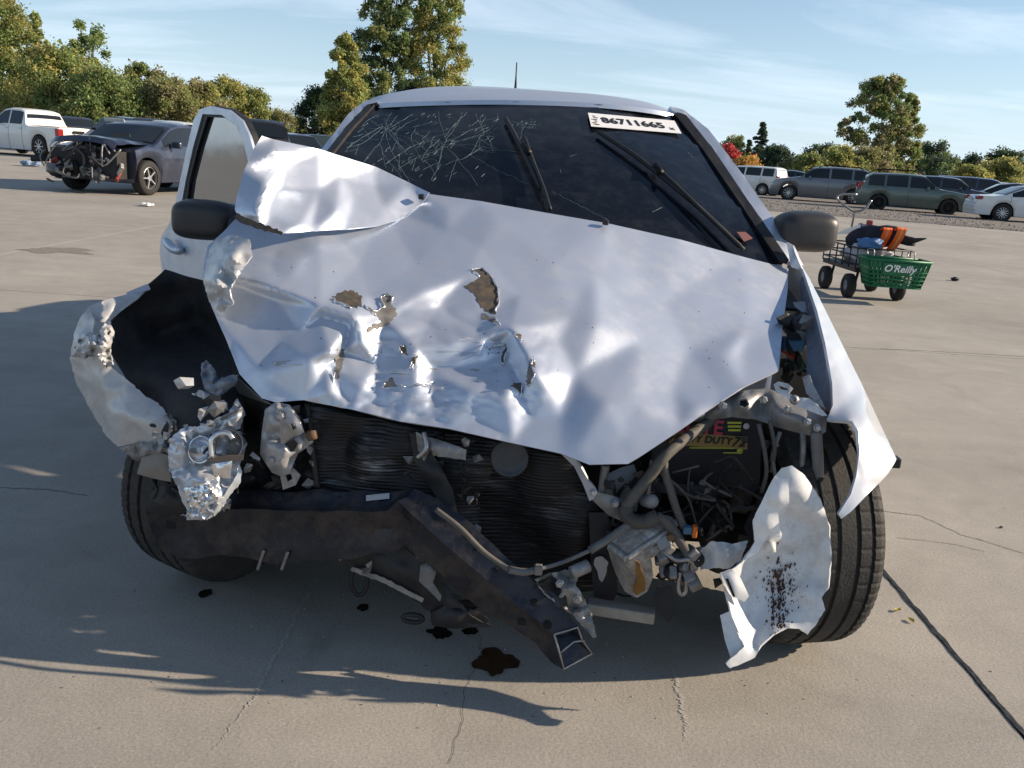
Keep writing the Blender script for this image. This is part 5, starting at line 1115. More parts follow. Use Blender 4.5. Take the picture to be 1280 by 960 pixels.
FIN = finmat('radiator_fins', (.010, .010, .012), (.22, .23, .26), 38); FIN2 = finmat('condenser_fins', (.009, .009, .011), (.10, .10, .11), 38)
cond = panel('condenser', [(384, 508, 2.02), (450, 520, 2.02), (520, 535, 2.00), (556, 545, 2.00), (552, 600, 1.97), (545, 640, 1.96), (480, 622, 1.98), (396, 612, 2.0)], [(470, 570, 1.96), (430, 580, 2.02), (510, 590, 2.0)], FIN, car, s=8, th=.02, rough=.02, rscale=.03)[0]
wire('condenser_frame', [(384, 505, 2.0), (390, 560, 1.985), (397, 612, 1.97)], .008, BLACKP, car)
rad = panel('radiator', [(548, 540, 2.06), (640, 556, 2.05), (720, 575, 2.05), (738, 600, 2.04), (752, 650, 2.04), (756, 735, 2.08), (690, 740, 2.06), (600, 735, 2.04), (548, 700, 2.04), (540, 620, 2.04)], [(640, 640, 2.07), (600, 600, 2.02), (690, 620, 2.03)], FIN2, car, s=9, th=.02, rough=.02, rscale=.02)[0]
fl = MB()
for k in range(30):
    z0 = 578 + k * 5.2; x0 = 640 + 30 * math.sin(k * .7); fl.tube([A(600, z0 + 0, y=2.035), A(680, z0 + 2, y=2.035), A(738 + k * .3, z0 + 6, y=2.03)], .0014, 4)
tag(fl.build('cooling_fin', FIN2, rad, world=True), kind='stuff')
cq = A(637, 573, y=1.97)
MB().lathe([(.001, .0), (.022, .002), (.036, .0), (.040, .006), (.044, .004), (.045, -.012)], cq, (0, -1, .12), 32).build('fan_hub', mat('hub', (.045, .05, .058), .4, .3, dirt=.6, dirtcol=(.10, .10, .10), dscale=40), rad, world=True)
panel('fan_strut', [(512, 540, 1.96), (530, 545, 1.95), (548, 580, 1.94), (566, 612, 1.93), (572, 642, 1.90), (556, 640, 1.90), (536, 606, 1.93), (518, 575, 1.95)], [(540, 585, 1.90)], BLACKP, car, s=5, th=.006)
panel('hood_latch', [(520, 540, 1.93), (540, 548, 1.92), (583, 562, 1.91), (582, 575, 1.90), (548, 570, 1.90), (538, 560, 1.90), (530, 576, 1.90), (522, 560, 1.92)], [(545, 560, 1.88)], GREYM, car, s=4, th=.006, rough=.012, rscale=.12)
wire('latch_rod', [(530, 540, 1.92), (533, 560, 1.89), (522, 572, 1.90)], .006, STEEL, car)
panel('radiator_bracket', [(703, 568, 1.92), (718, 570, 1.91), (728, 585, 1.90), (736, 600, 1.90), (745, 610, 1.90), (743, 622, 1.90), (737, 626, 1.90), (728, 602, 1.91), (718, 582, 1.92)], [], mat('bracket_pale', (.40, .42, .46), .45, .2, dirt=.4), car, s=4, th=.006)
panel('lower_support', [(738, 622, 1.93), (745, 614, 1.93), (778, 624, 1.95), (790, 640, 1.95), (786, 655, 1.95), (762, 644, 1.94)], [(765, 632, 1.92)], GREYM, car, s=4, th=.006)
panel('side_support', [(755, 595, 2.02), (775, 585, 2.02), (792, 580, 2.03), (800, 610, 2.05), (795, 640, 2.05), (775, 625, 2.03), (758, 618, 2.02)], [(778, 605, 2.0)], mat('inner_blue', (.22, .25, .30), .5, .2, dirt=.6), car, s=5, th=.005)
wire('support_rod', [(757, 582, 1.98), (754, 600, 1.98), (752, 616, 1.98)], .010, GREYM, car)
# ---- bumper beam: box section, bent, open end
ST = [[(183, 642, 1.99), (196, 628, 2.08), (205, 686, 2.10), (196, 686, 2.01)],
      [(240, 640, 1.94), (252, 622, 2.03), (255, 694, 2.04), (242, 696, 1.95)],
      [(310, 634, 1.88), (320, 613, 1.97), (318, 694, 1.97), (312, 697, 1.88)],
      [(380, 636, 1.83), (388, 612, 1.92), (385, 694, 1.91), (382, 698, 1.82)],
      [(440, 640, 1.79), (448, 612, 1.88), (446, 688, 1.87), (442, 694, 1.78)],
      [(485, 640, 1.76), (497, 614, 1.84), (495, 682, 1.84), (488, 690, 1.75)],
      [(499, 628, 1.735), (518, 612, 1.80), (520, 660, 1.81), (508, 676, 1.735)],
      [(512, 640, 1.70), (546, 624, 1.77), (540, 672, 1.78), (520, 690, 1.70)],
      [(556, 680, 1.655), (590, 656, 1.72), (588, 706, 1.735), (560, 722, 1.66)],
      [(605, 722, 1.61), (638, 704, 1.665), (640, 744, 1.68), (607, 763, 1.615)],
      [(650, 758, 1.57), (684, 742, 1.625), (694, 780, 1.64), (655, 798, 1.575)],
      [(693, 793, 1.535), (722, 784, 1.58), (740, 817, 1.60), (705, 836, 1.545)]]
ST = [[(a, b, 1.99 - (1.99 - c) * .75 if c < 1.99 else c) for a, b, c in q] for q in ST]
def beam_mesh():
    rows = []; r = random.Random(2)
    for a, b in zip(ST, ST[1:]):
        for k in range(4):
            t = k / 4; rows.append([A(*(q[i] + (w_[i] - q[i]) * t for i in (0, 1)), y=q[2] + (w_[2] - q[2]) * t) for q, w_ in zip(a, b)])
    rows.append([A(*q[:2], y=q[2]) for q in ST[-1]])
    v = []; f = []; per = 16
    for ri, R4 in enumerate(rows):
        for i in range(4):
            p, q = R4[i], R4[(i + 1) % 4]
            for k in range(4):
                w_ = p.lerp(q, k / 4); nn = mnoise.noise(w_ * 16) * .010 + mnoise.noise(w_ * 6) * .012
                ce = sum(R4, Vector()) / 4; d = (w_ - ce).normalized()
                if k: w_ = w_ - d * (.006 if k == 2 else .004)
                v.append(w_ + d * nn)
    for i in range(len(rows) - 1):
        for k in range(per): f.append((i * per + k, (i + 1) * per + k, (i + 1) * per + (k + 1) % per, i * per + (k + 1) % per))
    f.append(tuple(range(per)))
    return v, f
bv, bf = beam_mesh(); beam = mesh('bumper_beam', bv, bf, BEAM, car, world=True, solid=.003)
try: beam.data.set_sharp_from_angle(angle=math.radians(32))
except Exception: pass
E4 = [A(*q[:2], y=q[2] - .004) for q in ST[-1]]; mb_ = MB(); mid1, mid2 = E4[0].lerp(E4[3], .55), E4[1].lerp(E4[2], .5); kn = mid1.lerp(mid2, .55) + Vector((0, 0, .012))
mb_.tube([E4[0], E4[1], mid2 + Vector((-.006, 0, 0)), E4[2], E4[3], mid1, E4[0]], .0028, 5); mb_.tube([mid1, kn, mid2], .0028, 5); mb_.build('beam_torn_edge', STEEL, beam, world=True)
mesh('beam_web', [mid1, kn, mid2, mid1 + (ST and Vector((-.07, .05, .06))), kn + Vector((-.07, .05, .06)), mid2 + Vector((-.07, .05, .06))], [(0, 1, 4, 3), (1, 2, 5, 4)], BEAM, beam, world=True, solid=.003)
BB = bvh_of(beam, car)
def bhole(px, py, y, rx, name='bolt_hole'):
    h = cast(BB, px, py)
    if h[0] is None: return
    n_ = h[1] if h[1].dot(h[0] - Vector((0, 0, CAM_H))) < 0 else -h[1]; MB().lathe([(.0005, .0), (rx, .0), (rx * 1.1, -.001)], h[0] + n_ * .003, n_, 16).build(name, VOIDM, beam, world=True)
for px, py, y, rx in ((667, 753, 1.578, .0085), (684, 781, 1.545, .0095), (620, 712, 1.615, .006), (596, 686, 1.655, .004), (525, 628, 1.735, .004), (425, 621, 1.84, .003), (318, 626, 1.905, .003)): bhole(px, py, y, rx)
for px, py, y, sx, sz in ((214, 656, 1.955, .024, .020), (652, 777, 1.555, .018, .016), (668, 806, 1.54, .012, .007)):
    h = cast(BB, px, py)
    if h[0] is None: continue
    n_ = h[1] if h[1].dot(h[0] - Vector((0, 0, CAM_H))) < 0 else -h[1]
    MB().box(h[0] + n_ * .0015, (sx, .003, sz), Vector((0, -1, 0)).rotation_difference(n_).to_matrix()).build('beam_slot', VOIDM, beam, world=True, smooth=False, bevel=.003)
lp_ = [cast(BB, *q) for q in ((458, 620), (487, 617), (487, 624), (458, 627))]
mesh('part_label', [h[0] + Vector((0, -.004, .003)) for h in lp_], [(3, 2, 1, 0)], mat('label_grey', (.34, .36, .38), .6), beam, world=True, smooth=False, solid=.001)
# ---- lower valance, tow eye, torn clear plastic under the beam
panel('lower_valance', [(395, 697, 1.93), (440, 692, 1.90), (500, 680, 1.86), (520, 695, 1.84), (555, 730, 1.80), (590, 770, 1.77), (614, 783, 1.76), (575, 780, 1.80), (540, 765, 1.83), (500, 735, 1.87), (450, 712, 1.91)], [(520, 720, 1.80), (470, 700, 1.86), (560, 750, 1.76)], BLACKP, car, s=6, th=.004, rough=.02, rscale=.05, jag=1.2)
panel('valance_edge', [(440, 708, 1.88), (480, 722, 1.85), (530, 748, 1.82), (528, 753, 1.82), (478, 728, 1.85), (438, 713, 1.88)], [], GREYM, car, s=5, th=.003, jag=.8)
panel('clear_plastic', [(526, 706, 1.78), (538, 703, 1.78), (545, 715, 1.77), (541, 728, 1.77), (552, 745, 1.76), (550, 752, 1.76), (538, 740, 1.77), (524, 726, 1.78)], [(535, 715, 1.73)], CONDUIT, car, s=4, th=.002, rough=.02, rscale=.1)
panel('tow_bracket', [(538, 765, 1.80), (560, 756, 1.79), (600, 764, 1.78), (612, 776, 1.77), (606, 783, 1.77), (570, 784, 1.78), (541, 780, 1.80)], [(570, 770, 1.74)], BLACKP, car, s=4, th=.01, rough=.012, rscale=.1)
mt = MB(); c = A(516, 773, y=1.83); mt.tube([c + Vector((math.cos(t) * .024, 0, math.sin(t) * .010)) for t in [k * math.pi / 8 for k in range(17)]], .006, 6, cap=False); mt.build('tow_eye', BLACKP, car, world=True)
c = A(449, 726, y=1.98); mt = MB(); mt.tube([c + Vector((math.cos(t) * .020, 0, math.sin(t) * .038)) for t in [k * math.pi / 8 for k in range(17)]], .006, 6, cap=False); mt.build('hanging_ring', BLACKP, car, world=True)
for pts in ([(430, 682, 1.86), (425, 700, 1.86)], [(360, 690, 1.86), (352, 712, 1.88)], [(330, 688, 1.88), (322, 712, 1.9)]): wire('hanging_clip', pts, .004, GREYM, car)
# bracket torn off at the beam end
panel('crash_bracket', [(668, 724, 1.72), (690, 716, 1.70), (707, 713, 1.69), (722, 718, 1.68), (720, 733, 1.67), (728, 745, 1.66), (737, 760, 1.65), (746, 796, 1.62), (741, 797, 1.62), (716, 768, 1.63), (700, 757, 1.65), (680, 742, 1.69)], [(705, 735, 1.64), (722, 760, 1.68), (712, 722, 1.72), (690, 735, 1.74)], GREYM, car, s=3.4, th=.004, smooth=0, rough=.006, crumple=.035, cscale=.06, jag=.8)
panel('crash_bracket_flange', [(672, 730, 1.71), (688, 722, 1.68), (706, 742, 1.64), (710, 757, 1.63), (698, 760, 1.64), (684, 745, 1.69)], [(692, 740, 1.70)], BEAM, car, s=4, th=.004)
cq = A(715, 716, y=1.66); MB().tube([cq, cq + Vector((.035, .02, .010))], .015, 10).build('bracket_tube', GREYM, car, world=True)
# ---- wiring and conduit
wire('conduit', [(545, 637, 1.74), (575, 660, 1.70), (605, 690, 1.68), (636, 712, 1.66)], .0065, WIREM, car)
wire('corrugated_conduit', [(636, 712, 1.66), (655, 715, 1.67), (672, 712, 1.68)], .0085, CONDUIT, car, n=8, seg=16, corr=.14, period=1)
MB().box(A(673, 712, y=1.675), (.018, .018, .022)).build('cable_clip', CONDUIT, car, world=True, smooth=False, bevel=.003)
wire('conduit', [(676, 711, 1.69), (700, 704, 1.74), (722, 695, 1.80), (737, 688, 1.82)], .005, CONDUIT, car)
wire('corrugated_conduit', [(737, 688, 1.82), (760, 674, 1.85), (780, 660, 1.87), (800, 647, 1.89)], .0095, CONDUIT, car, n=8, seg=18, corr=.14, period=1)
wire('wire_loom', [(915, 500, 2.2), (890, 524, 2.10), (838, 563, 1.95), (810, 598, 1.92), (786, 628, 1.90), (783, 636, 1.90)], .0135, WIREM, car, n=10)
wire('wire_loom', [(783, 634, 1.90), (783, 644, 1.89), (792, 651, 1.88), (806, 652, 1.88), (822, 645, 1.88)], .017, WIREM, car, n=10, seg=12, corr=.10, period=1)
wire('wire_loom', [(820, 645, 1.88), (835, 655, 1.88), (850, 676, 1.87), (858, 690, 1.86), (862, 700, 1.86)], .012, WIREM, car, n=8)
wire('wire_loom', [(830, 570, 1.95), (831, 590, 1.94), (838, 612, 1.93), (845, 635, 1.92), (855, 660, 1.90)], .0095, WIREM, car, n=8)
for pts in ([(815, 575, 1.95), (812, 600, 1.94), (810, 620, 1.94)], [(948, 530, 2.0), (955, 560, 1.98), (958, 590, 1.98), (952, 615, 2.0)], [(962, 525, 2.02), (968, 560, 2.0), (964, 590, 2.0)], [(975, 540, 2.02), (966, 570, 2.0), (970, 600, 2.0)]): wire('loose_wire', pts, .005, [WIREM, CONDUIT][int(pts[0][0]) % 2], car)
MB().box(A(859, 662, y=1.88), (.020, .02, .018)).build('connector', mat('conn_blue', (.05, .12, .20), .5), car, world=True, smooth=False, bevel=.003)
MB().box(A(868, 664, y=1.875), (.011, .02, .028)).build('connector_seal', mat('conn_orange', (.55, .14, .02), .5), car, world=True, smooth=False, bevel=.003)
MB().lathe([(.001, .01), (.009, .01), (.017, 0), (.018, -.012), (.016, -.03)], A(816, 627, y=1.92), (.5, -.8, .2), 18).build('horn_cap', mat('cap_pale', (.22, .22, .22), .5), car, world=True)
# ---- battery
BT = mat('battery_black', (.010, .012, .018), .45, dirt=.3, dirtcol=(.04, .04, .04), dscale=20)
yb = 2.10; TLb, TRb, BLb, BRb = A(816, 512, y=yb), A(956, 521, y=yb), A(812, 606, y=yb), A(952, 612, y=yb); bk_ = Vector((0, .16, 0))
bat = MB().hexa([BLb, BRb, BRb + bk_, BLb + bk_, TLb, TRb, TRb + bk_, TLb + bk_]).build('battery', BT, car, world=True, smooth=False, bevel=.006)
ex = (TRb - TLb).normalized(); ey = (TLb - BLb); ey = (ey - ex * ey.dot(ex)).normalized()
def onb(px, py, d=.004): return A(px, py, y=yb - d)
mesh('label_strip', [onb(836, 556), onb(934, 562), onb(934, 546), onb(838, 540)], [(0, 1, 2, 3)], mat('gold', (.30, .20, .06), .5), bat, world=True, solid=.0006)
text_mesh('battery_text', 'ELITE', .050, mat('label_red', (.42, .03, .07), .5), bat, onb(874, 534, .006), ex, ey, .0004, bold=.0012)
text_mesh('battery_text', 'HEAVY DUTY', .025, INK, bat, onb(876, 549.5, .008), ex, ey, .0004, .15, bold=.0006)
text_mesh('battery_text', '72', .034, INK, bat, onb(923, 553, .008), ex, ey, .0004, .3, bold=.0006)
yl = MB()
for k in range(3): a = onb(918, 528.5 + 4.6 * k, .006); yl.box(a, (.034 - .002 * k, .0008, .0055), Matrix.Rotation(-.06, 3, 'Y'))
yl.box(onb(890, 560, .006), (.11, .0008, .003), Matrix.Rotation(-.06, 3, 'Y')); yl.box(onb(914, 566, .006), (.04, .0008, .003), Matrix.Rotation(-.06, 3, 'Y'))
yl.build('label_print', mat('label_yellow', (.42, .45, .05), .5), bat, world=True, smooth=False)
MB().lathe([(.001, 0), (.0075, 0), (.0078, -.001)], onb(925, 564, .006), (0, -1, 0), 14).build('label_dot', mat('label_yellow', (.42, .45, .05), .5), bat, world=True)
MB().lathe([(.001, 0), (.0075, 0), (.0078, -.001)], onb(933, 533, .006), (0, -1, 0), 14).build('label_dot', mat('label_white', (.5, .5, .5), .5), bat, world=True)
panel('battery_tray', [(806, 602, 2.04), (860, 606, 2.03), (918, 612, 2.03), (916, 622, 2.02), (870, 620, 2.02), (808, 614, 2.03)], [], BLACKP, car, s=6, th=.008)
# hoses and apron behind the hanging headlight
panel('apron', [(945, 525, 2.12), (1035, 545, 2.08), (1040, 600, 2.10), (1020, 660, 2.12), (960, 680, 2.16), (940, 600, 2.15)], [(985, 600, 2.30), (1005, 570, 2.22)], DARK, car, s=8, th=.004)
wire('hose', [(1020, 540, 2.0), (1022, 570, 1.99), (1024, 600, 1.98), (1032, 625, 1.97), (1036, 650, 1.96)], .014, CONDUIT, car, n=8)
wire('hose', [(1003, 540, 2.02), (1004, 560, 2.0), (1002, 585, 2.0)], .007, GREYM, car)
panel('splash_bracket', [(1024, 590, 1.98), (1032, 605, 1.96), (1040, 625, 1.95), (1038, 645, 1.95), (1030, 635, 1.96), (1022, 612, 1.97)], [(1032, 622, 1.92)], CONDUIT, car, s=4, th=.006)
panel('fender_clip', [(1040, 640, 1.92), (1052, 648, 1.90), (1048, 660, 1.90), (1042, 667, 1.90), (1036, 655, 1.92)], [], BLACKP, car, s=4, th=.008, jag=.8)
# ---- cast housing and sensors
panel('transmission_housing', [(760, 684, 1.92), (766, 676, 1.91), (780, 664, 1.92), (800, 650, 1.94), (830, 645, 1.96), (852, 652, 1.96), (843, 676, 1.92), (824, 690, 1.89), (812, 697, 1.87), (816, 718, 1.88), (808, 738, 1.89), (796, 746, 1.89), (782, 738, 1.91), (772, 718, 1.92), (766, 700, 1.92)], [(790, 680, 1.86), (784, 698, 1.84), (800, 715, 1.85), (815, 670, 1.89), (835, 662, 1.92), (790, 725, 1.88), (800, 690, 1.84)], ALU, car, s=4, th=.01, smooth=2, rough=.012, rscale=.07)
wire('housing_rib', [(784, 698, 1.83), (800, 686, 1.845), (820, 674, 1.87), (838, 662, 1.90)], .008, ALU, car)
wire('housing_rib', [(762, 682, 1.90), (772, 690, 1.87), (784, 699, 1.83)], .011, ALU, car)
panel('rust_patch', [(794, 700, 1.82), (800, 704, 1.82), (806, 722, 1.83), (806, 738, 1.86), (796, 744, 1.87), (790, 738, 1.87), (796, 724, 1.84)], [], mat('rust', (.20, .10, .025), .8, var=.4, vscale=60), car, s=4, th=.002, jag=1.2, dy=-.012)
MB().box(A(838, 671, y=1.86), (.018, .02, .016), Matrix.Rotation(-.5, 3, 'Y')).build('rusty_bolt', mat('rust2', (.13, .075, .04), .8), car, world=True, smooth=False, bevel=.004)
sb = MB(); r = random.Random(31)
for k in range(22): sb.box(A(r.uniform(820, 876), r.uniform(676, 728), y=1.88 + r.uniform(-.03, .05)), (r.uniform(.012, .035), r.uniform(.015, .04), r.uniform(.01, .04)), Matrix.Rotation(r.uniform(-1, 1), 3, 'Y') @ Matrix.Rotation(r.uniform(-1, 1), 3, 'X'))
sb.build('shift_linkage', GREYM, car, world=True, smooth=False, bevel=.004)
for pts in ([(830, 690, 1.86), (846, 700, 1.84), (862, 700, 1.84), (870, 712, 1.85)], [(850, 715, 1.85), (848, 735, 1.85), (852, 743, 1.85), (857, 738, 1.85), (858, 722, 1.85)], [(864, 702, 1.85), (866, 720, 1.86), (860, 730, 1.86)]): wire('linkage_rod', pts, .006, STEEL, car)
for px, py in ((848, 697), (872, 700), (842, 718)): MB().lathe([(.001, .006), (.012, .006), (.018, 0), (.018, -.02)], A(px, py, y=1.85), (.2, -1, .2), 14).build('actuator', DARK, car, world=True)
panel('mount_bracket', [(820, 735, 1.90), (838, 732, 1.88), (842, 755, 1.86), (846, 768, 1.85), (836, 778, 1.85), (826, 768, 1.86), (818, 750, 1.88)], [], DARK, car, s=4, th=.01)
# pale lower cross bar
a_, b_ = A(734, 757, y=1.90), A(818, 770, y=1.86); d_ = (b_ - a_).normalized(); u_ = Vector((0, 0, 1)); s__ = d_.cross(u_)
cb = MB(); cb.hexa([p for p in [a_ - u_ * .014 - s__ * .02, b_ - u_ * .014 - s__ * .02, b_ - u_ * .014 + s__ * .02, a_ - u_ * .014 + s__ * .02, a_ + u_ * .014 - s__ * .02, b_ + u_ * .014 - s__ * .02, b_ + u_ * .014 + s__ * .02, a_ + u_ * .014 + s__ * .02]])
cb.build('lower_crossbar', mat('bar_pale', (.30, .28, .25), .6, .1, dirt=.6, dscale=20), car, world=True, smooth=False, bevel=.004)
panel('shroud_side', [(736, 640, 2.0), (760, 640, 2.0), (768, 690, 1.99), (772, 740, 1.98), (765, 752, 1.98), (742, 745, 1.98), (738, 690, 1.99)], [], BLACKP, car, s=6, th=.008)
panel('peeling_sticker', [(744, 697, 1.95), (752, 695, 1.95), (760, 702, 1.95), (758, 716, 1.95), (752, 728, 1.95), (747, 716, 1.95), (742, 706, 1.95)], [], mat('stk_pale', (.34, .33, .32), .7), car, s=4, th=.001, jag=1.2)
panel('frame_horn', [(866, 640, 2.04), (880, 610, 2.10), (905, 625, 2.12), (900, 690, 2.1), (945, 690, 2.06), (930, 660, 2.1), (960, 600, 2.14), (965, 640, 2.1), (940, 720, 2.04), (890, 712, 2.03)], [], DARK, car, s=6, th=.02)
panel('torn_apron_flap', [(872, 690, 1.88), (890, 676, 1.87), (915, 680, 1.86), (935, 676, 1.85), (926, 700, 1.84), (912, 710, 1.83), (895, 710, 1.85), (876, 712, 1.88)], [(900, 690, 1.82), (885, 700, 1.90)], WHITEPL, car, s=4, th=.003, rough=.015, rscale=.1, jag=.8)
# ---- hanging headlight shell on the right
SH = [(900, 716, 1.76), (915, 711, 1.77), (927, 702, 1.80), (943, 679, 1.82), (941, 650, 1.83), (955, 622, 1.83), (967, 597, 1.83), (977, 585, 1.83), (990, 582, 1.83), (1005, 594, 1.84), (1024, 622, 1.84), (1037, 657, 1.83), (1039, 700, 1.80), (1036, 735, 1.77), (1027, 747, 1.76), (1031, 762, 1.75), (1020, 780, 1.74), (1009, 793, 1.73), (999, 786, 1.73), (984, 785, 1.72), (968, 793, 1.69), (952, 807, 1.66), (943, 822, 1.64), (925, 830, 1.62), (912, 835, 1.60), (907, 829, 1.60), (930, 808, 1.64), (920, 790, 1.68), (912, 762, 1.72), (906, 740, 1.74)]
SI = [(968, 650, 1.80), (985, 636, 1.82), (972, 615, 1.79), (960, 660, 1.80), (975, 675, 1.82), (975, 690, 1.92), (990, 645, 1.90), (1010, 645, 1.90), (1018, 680, 1.92), (1020, 720, 1.86), (1030, 690, 1.79), (1012, 640, 1.80), (1000, 612, 1.80), (960, 705, 1.90), (940, 725, 1.86), (970, 740, 1.88), (950, 770, 1.80), (1000, 755, 1.80), (985, 770, 1.75), (965, 780, 1.72), (1010, 740, 1.76), (935, 760, 1.78), (925, 730, 1.80), (920, 715, 1.76), (930, 750, 1.80), (945, 800, 1.67), (1010, 762, 1.74), (958, 690, 1.82), (948, 690, 1.82)]
SH = [(a, b, c - .11) for a, b, c in SH]; SI = [(a, b, 1.80 + (c - 1.80) * .7 - .11) for a, b, c in SI]
shl, SF = panel('headlight_shell', SH, SI, WHITEPL, car, s=4.5, th=.004, smooth=3, jag=.5)
r = random.Random(12); spl = MB(); SPM = mat('splatter_dark', (.05, .022, .018), .5)
for k in range(700):
    px, py = r.gauss(975, 13), r.gauss(735, 26)
    if k < 60: t = r.random(); px, py = 968 + 20 * t + r.gauss(0, 2), 718 - 12 * t + r.gauss(0, 2)
    elif k < 420: px = 970 + r.choice((-4, 4, 9)) + r.gauss(0, 1.3); py = r.uniform(725, 785)
    if not inside([(a, b) for a, b, c in SH], [(px, py)])[0]: continue
    p = A(px, py, y=1 / SF.inv(np.array([[px, py]]))[0] - .010); s_ = r.uniform(.0003, .0015) if r.random() < .8 else r.uniform(.001, .003); spl.add([p + Vector((-s_, 0, 0)), p + Vector((0, 0, s_ * r.uniform(.8, 3))), p + Vector((s_, 0, 0)), p + Vector((0, 0, -s_ * r.uniform(.8, 5)))], [(0, 3, 2, 1)])
tag(spl.build('splatter', SPM, shl, world=True, smooth=False), kind='stuff')
panel('shell_flap', [(900, 769, 1.70), (912, 764, 1.70), (920, 782, 1.68), (931, 807, 1.64), (914, 824, 1.62), (906, 800, 1.67)], [], WHITEPL, shl, s=5, th=.003, dy=-0.098)
panel('shell_tab', [(902, 717, 1.745), (915, 712, 1.75), (925, 722, 1.76), (936, 745, 1.765), (930, 752, 1.76), (915, 745, 1.74)], [(918, 728, 1.735)], WHITEPL, shl, s=4, th=.003, dy=-0.125)
panel('shell_slot', [(907, 724, 1.72), (910, 723, 1.72), (919, 745, 1.72), (917, 747, 1.72)], [], VOIDM, shl, s=4, th=.001, smooth=0, dy=-0.114)
panel('lens_bracket', [(941, 652, 1.78), (955, 622, 1.78), (968, 596, 1.78), (985, 600, 1.77), (986, 628, 1.76), (972, 640, 1.77), (975, 672, 1.78), (960, 668, 1.77), (948, 690, 1.77), (930, 700, 1.76), (944, 676, 1.78)], [(968, 625, 1.74), (955, 655, 1.75)], mat('bracket_white', (.74, .75, .76), .4, dirt=.3, dscale=30), shl, s=4, th=.004, dy=-0.114)
MB().tube([A(963, 678, y=1.69), A(964, 690, y=1.67)], .011, 8).build('adjuster_peg', mat('peg', (.70, .68, .62), .5), shl, world=True)
# ---- torn left fender and liner
panel('wheel_liner', [(132, 410, 2.20), (160, 376, 2.28), (190, 352, 2.34), (206, 337, 2.40), (235, 346, 2.40), (258, 352, 2.38), (275, 390, 2.34), (290, 440, 2.32), (305, 490, 2.10), (304, 540, 1.95), (275, 556, 1.92), (245, 560, 1.92), (214, 560, 1.95), (180, 510, 2.06), (150, 460, 2.16), (138, 440, 2.18)], [(200, 420, 2.40), (240, 450, 2.25), (250, 400, 2.45), (200, 470, 2.10), (260, 500, 2.00), (230, 520, 1.96)], mat('liner_plastic', (.022, .023, .026), .7, var=.4, vscale=14, bump=.4, bscale=25, dirt=.5, dirtcol=(.06, .055, .05), dscale=10), car, s=7, th=.004, smooth=2, rough=.03, rscale=.025)
panel('fender_lip', [(158, 366, 2.26), (185, 355, 2.32), (188, 362, 2.30), (160, 371, 2.25)], [], FENDER, car, s=4, th=.003)
panel('torn_fender_top', [(112, 383, 2.17), (130, 376, 2.20), (160, 368, 2.26), (186, 360, 2.31), (172, 374, 2.25), (150, 390, 2.20), (134, 404, 2.16), (122, 402, 2.14)], [(140, 384, 2.18)], PAINT2, car, s=4, th=.003, rough=.012, rscale=.06)
panel('torn_fender', [(88, 448, 2.12), (94, 415, 2.13), (103, 395, 2.14), (112, 383, 2.16), (118, 400, 2.12), (116, 420, 2.09), (126, 438, 2.06), (138, 458, 2.05), (158, 474, 2.05), (180, 494, 2.04), (198, 504, 2.03), (212, 522, 2.01), (219, 545, 1.98), (206, 556, 1.98), (178, 553, 2.02), (148, 558, 2.05), (134, 545, 2.07), (112, 508, 2.10), (95, 475, 2.12)], [(130, 480, 2.04), (160, 520, 2.0), (105, 430, 2.08), (185, 530, 1.98), (110, 460, 2.07), (140, 520, 2.03), (100, 448, 2.09)], PAINT2, car, s=4, th=.004, smooth=1, rough=.008, crumple=.022, cscale=.028, jag=.9)
panel('crumpled_fender_edge', [(90, 445, 2.06), (100, 420, 2.06), (112, 416, 2.05), (122, 420, 2.03), (130, 404, 2.05), (138, 402, 2.06), (142, 418, 2.04), (138, 434, 2.03), (142, 456, 2.03), (134, 460, 2.02), (122, 446, 2.02), (106, 448, 2.04)], [(112, 430, 2.00), (126, 432, 1.99), (132, 418, 2.00), (118, 438, 2.05)], PAINT2, car, s=3, th=.003, smooth=0, rough=.015, crumple=.06, cscale=.09, jag=1.4)
panel('broken_bumper_strip', [(150, 560, 2.05), (178, 553, 2.01), (208, 552, 1.97), (218, 548, 1.96), (220, 530, 1.97), (212, 518, 1.98), (220, 528, 1.95), (226, 548, 1.93), (214, 566, 1.94), (196, 572, 1.97), (170, 575, 2.02)], [(190, 562, 1.94), (205, 560, 1.92)], GREYM, car, s=3.2, th=.004, smooth=0, rough=.006, crumple=.04, cscale=.07, jag=.9)
panel('broken_plastic_tab', [(172, 592, 1.97), (178, 572, 1.98), (200, 566, 1.94), (214, 570, 1.92), (214, 602, 1.90), (194, 598, 1.94)], [(195, 582, 1.91)], mat('tab_taupe', (.20, .18, .16), .6, dirt=.4), car, s=4, th=.004, rough=.012, rscale=.07)
for k, pts in enumerate(([(206, 520, 1.96), (214, 530, 1.93), (212, 545, 1.92)], [(190, 600, 1.94), (196, 612, 1.92), (192, 622, 1.93)], [(215, 610, 1.90), (230, 620, 1.89), (240, 636, 1.88)])): wire('torn_wire', pts, .005, [GREYM, BLACKP, BLACKP][k], car)
panel('splash_shield', [(180, 640, 1.99), (192, 612, 1.98), (210, 604, 1.95), (232, 620, 1.93), (235, 640, 1.92), (205, 645, 1.96)], [(210, 625, 1.92)], BLACKP, car, s=5, th=.004, rough=.02, rscale=.08)
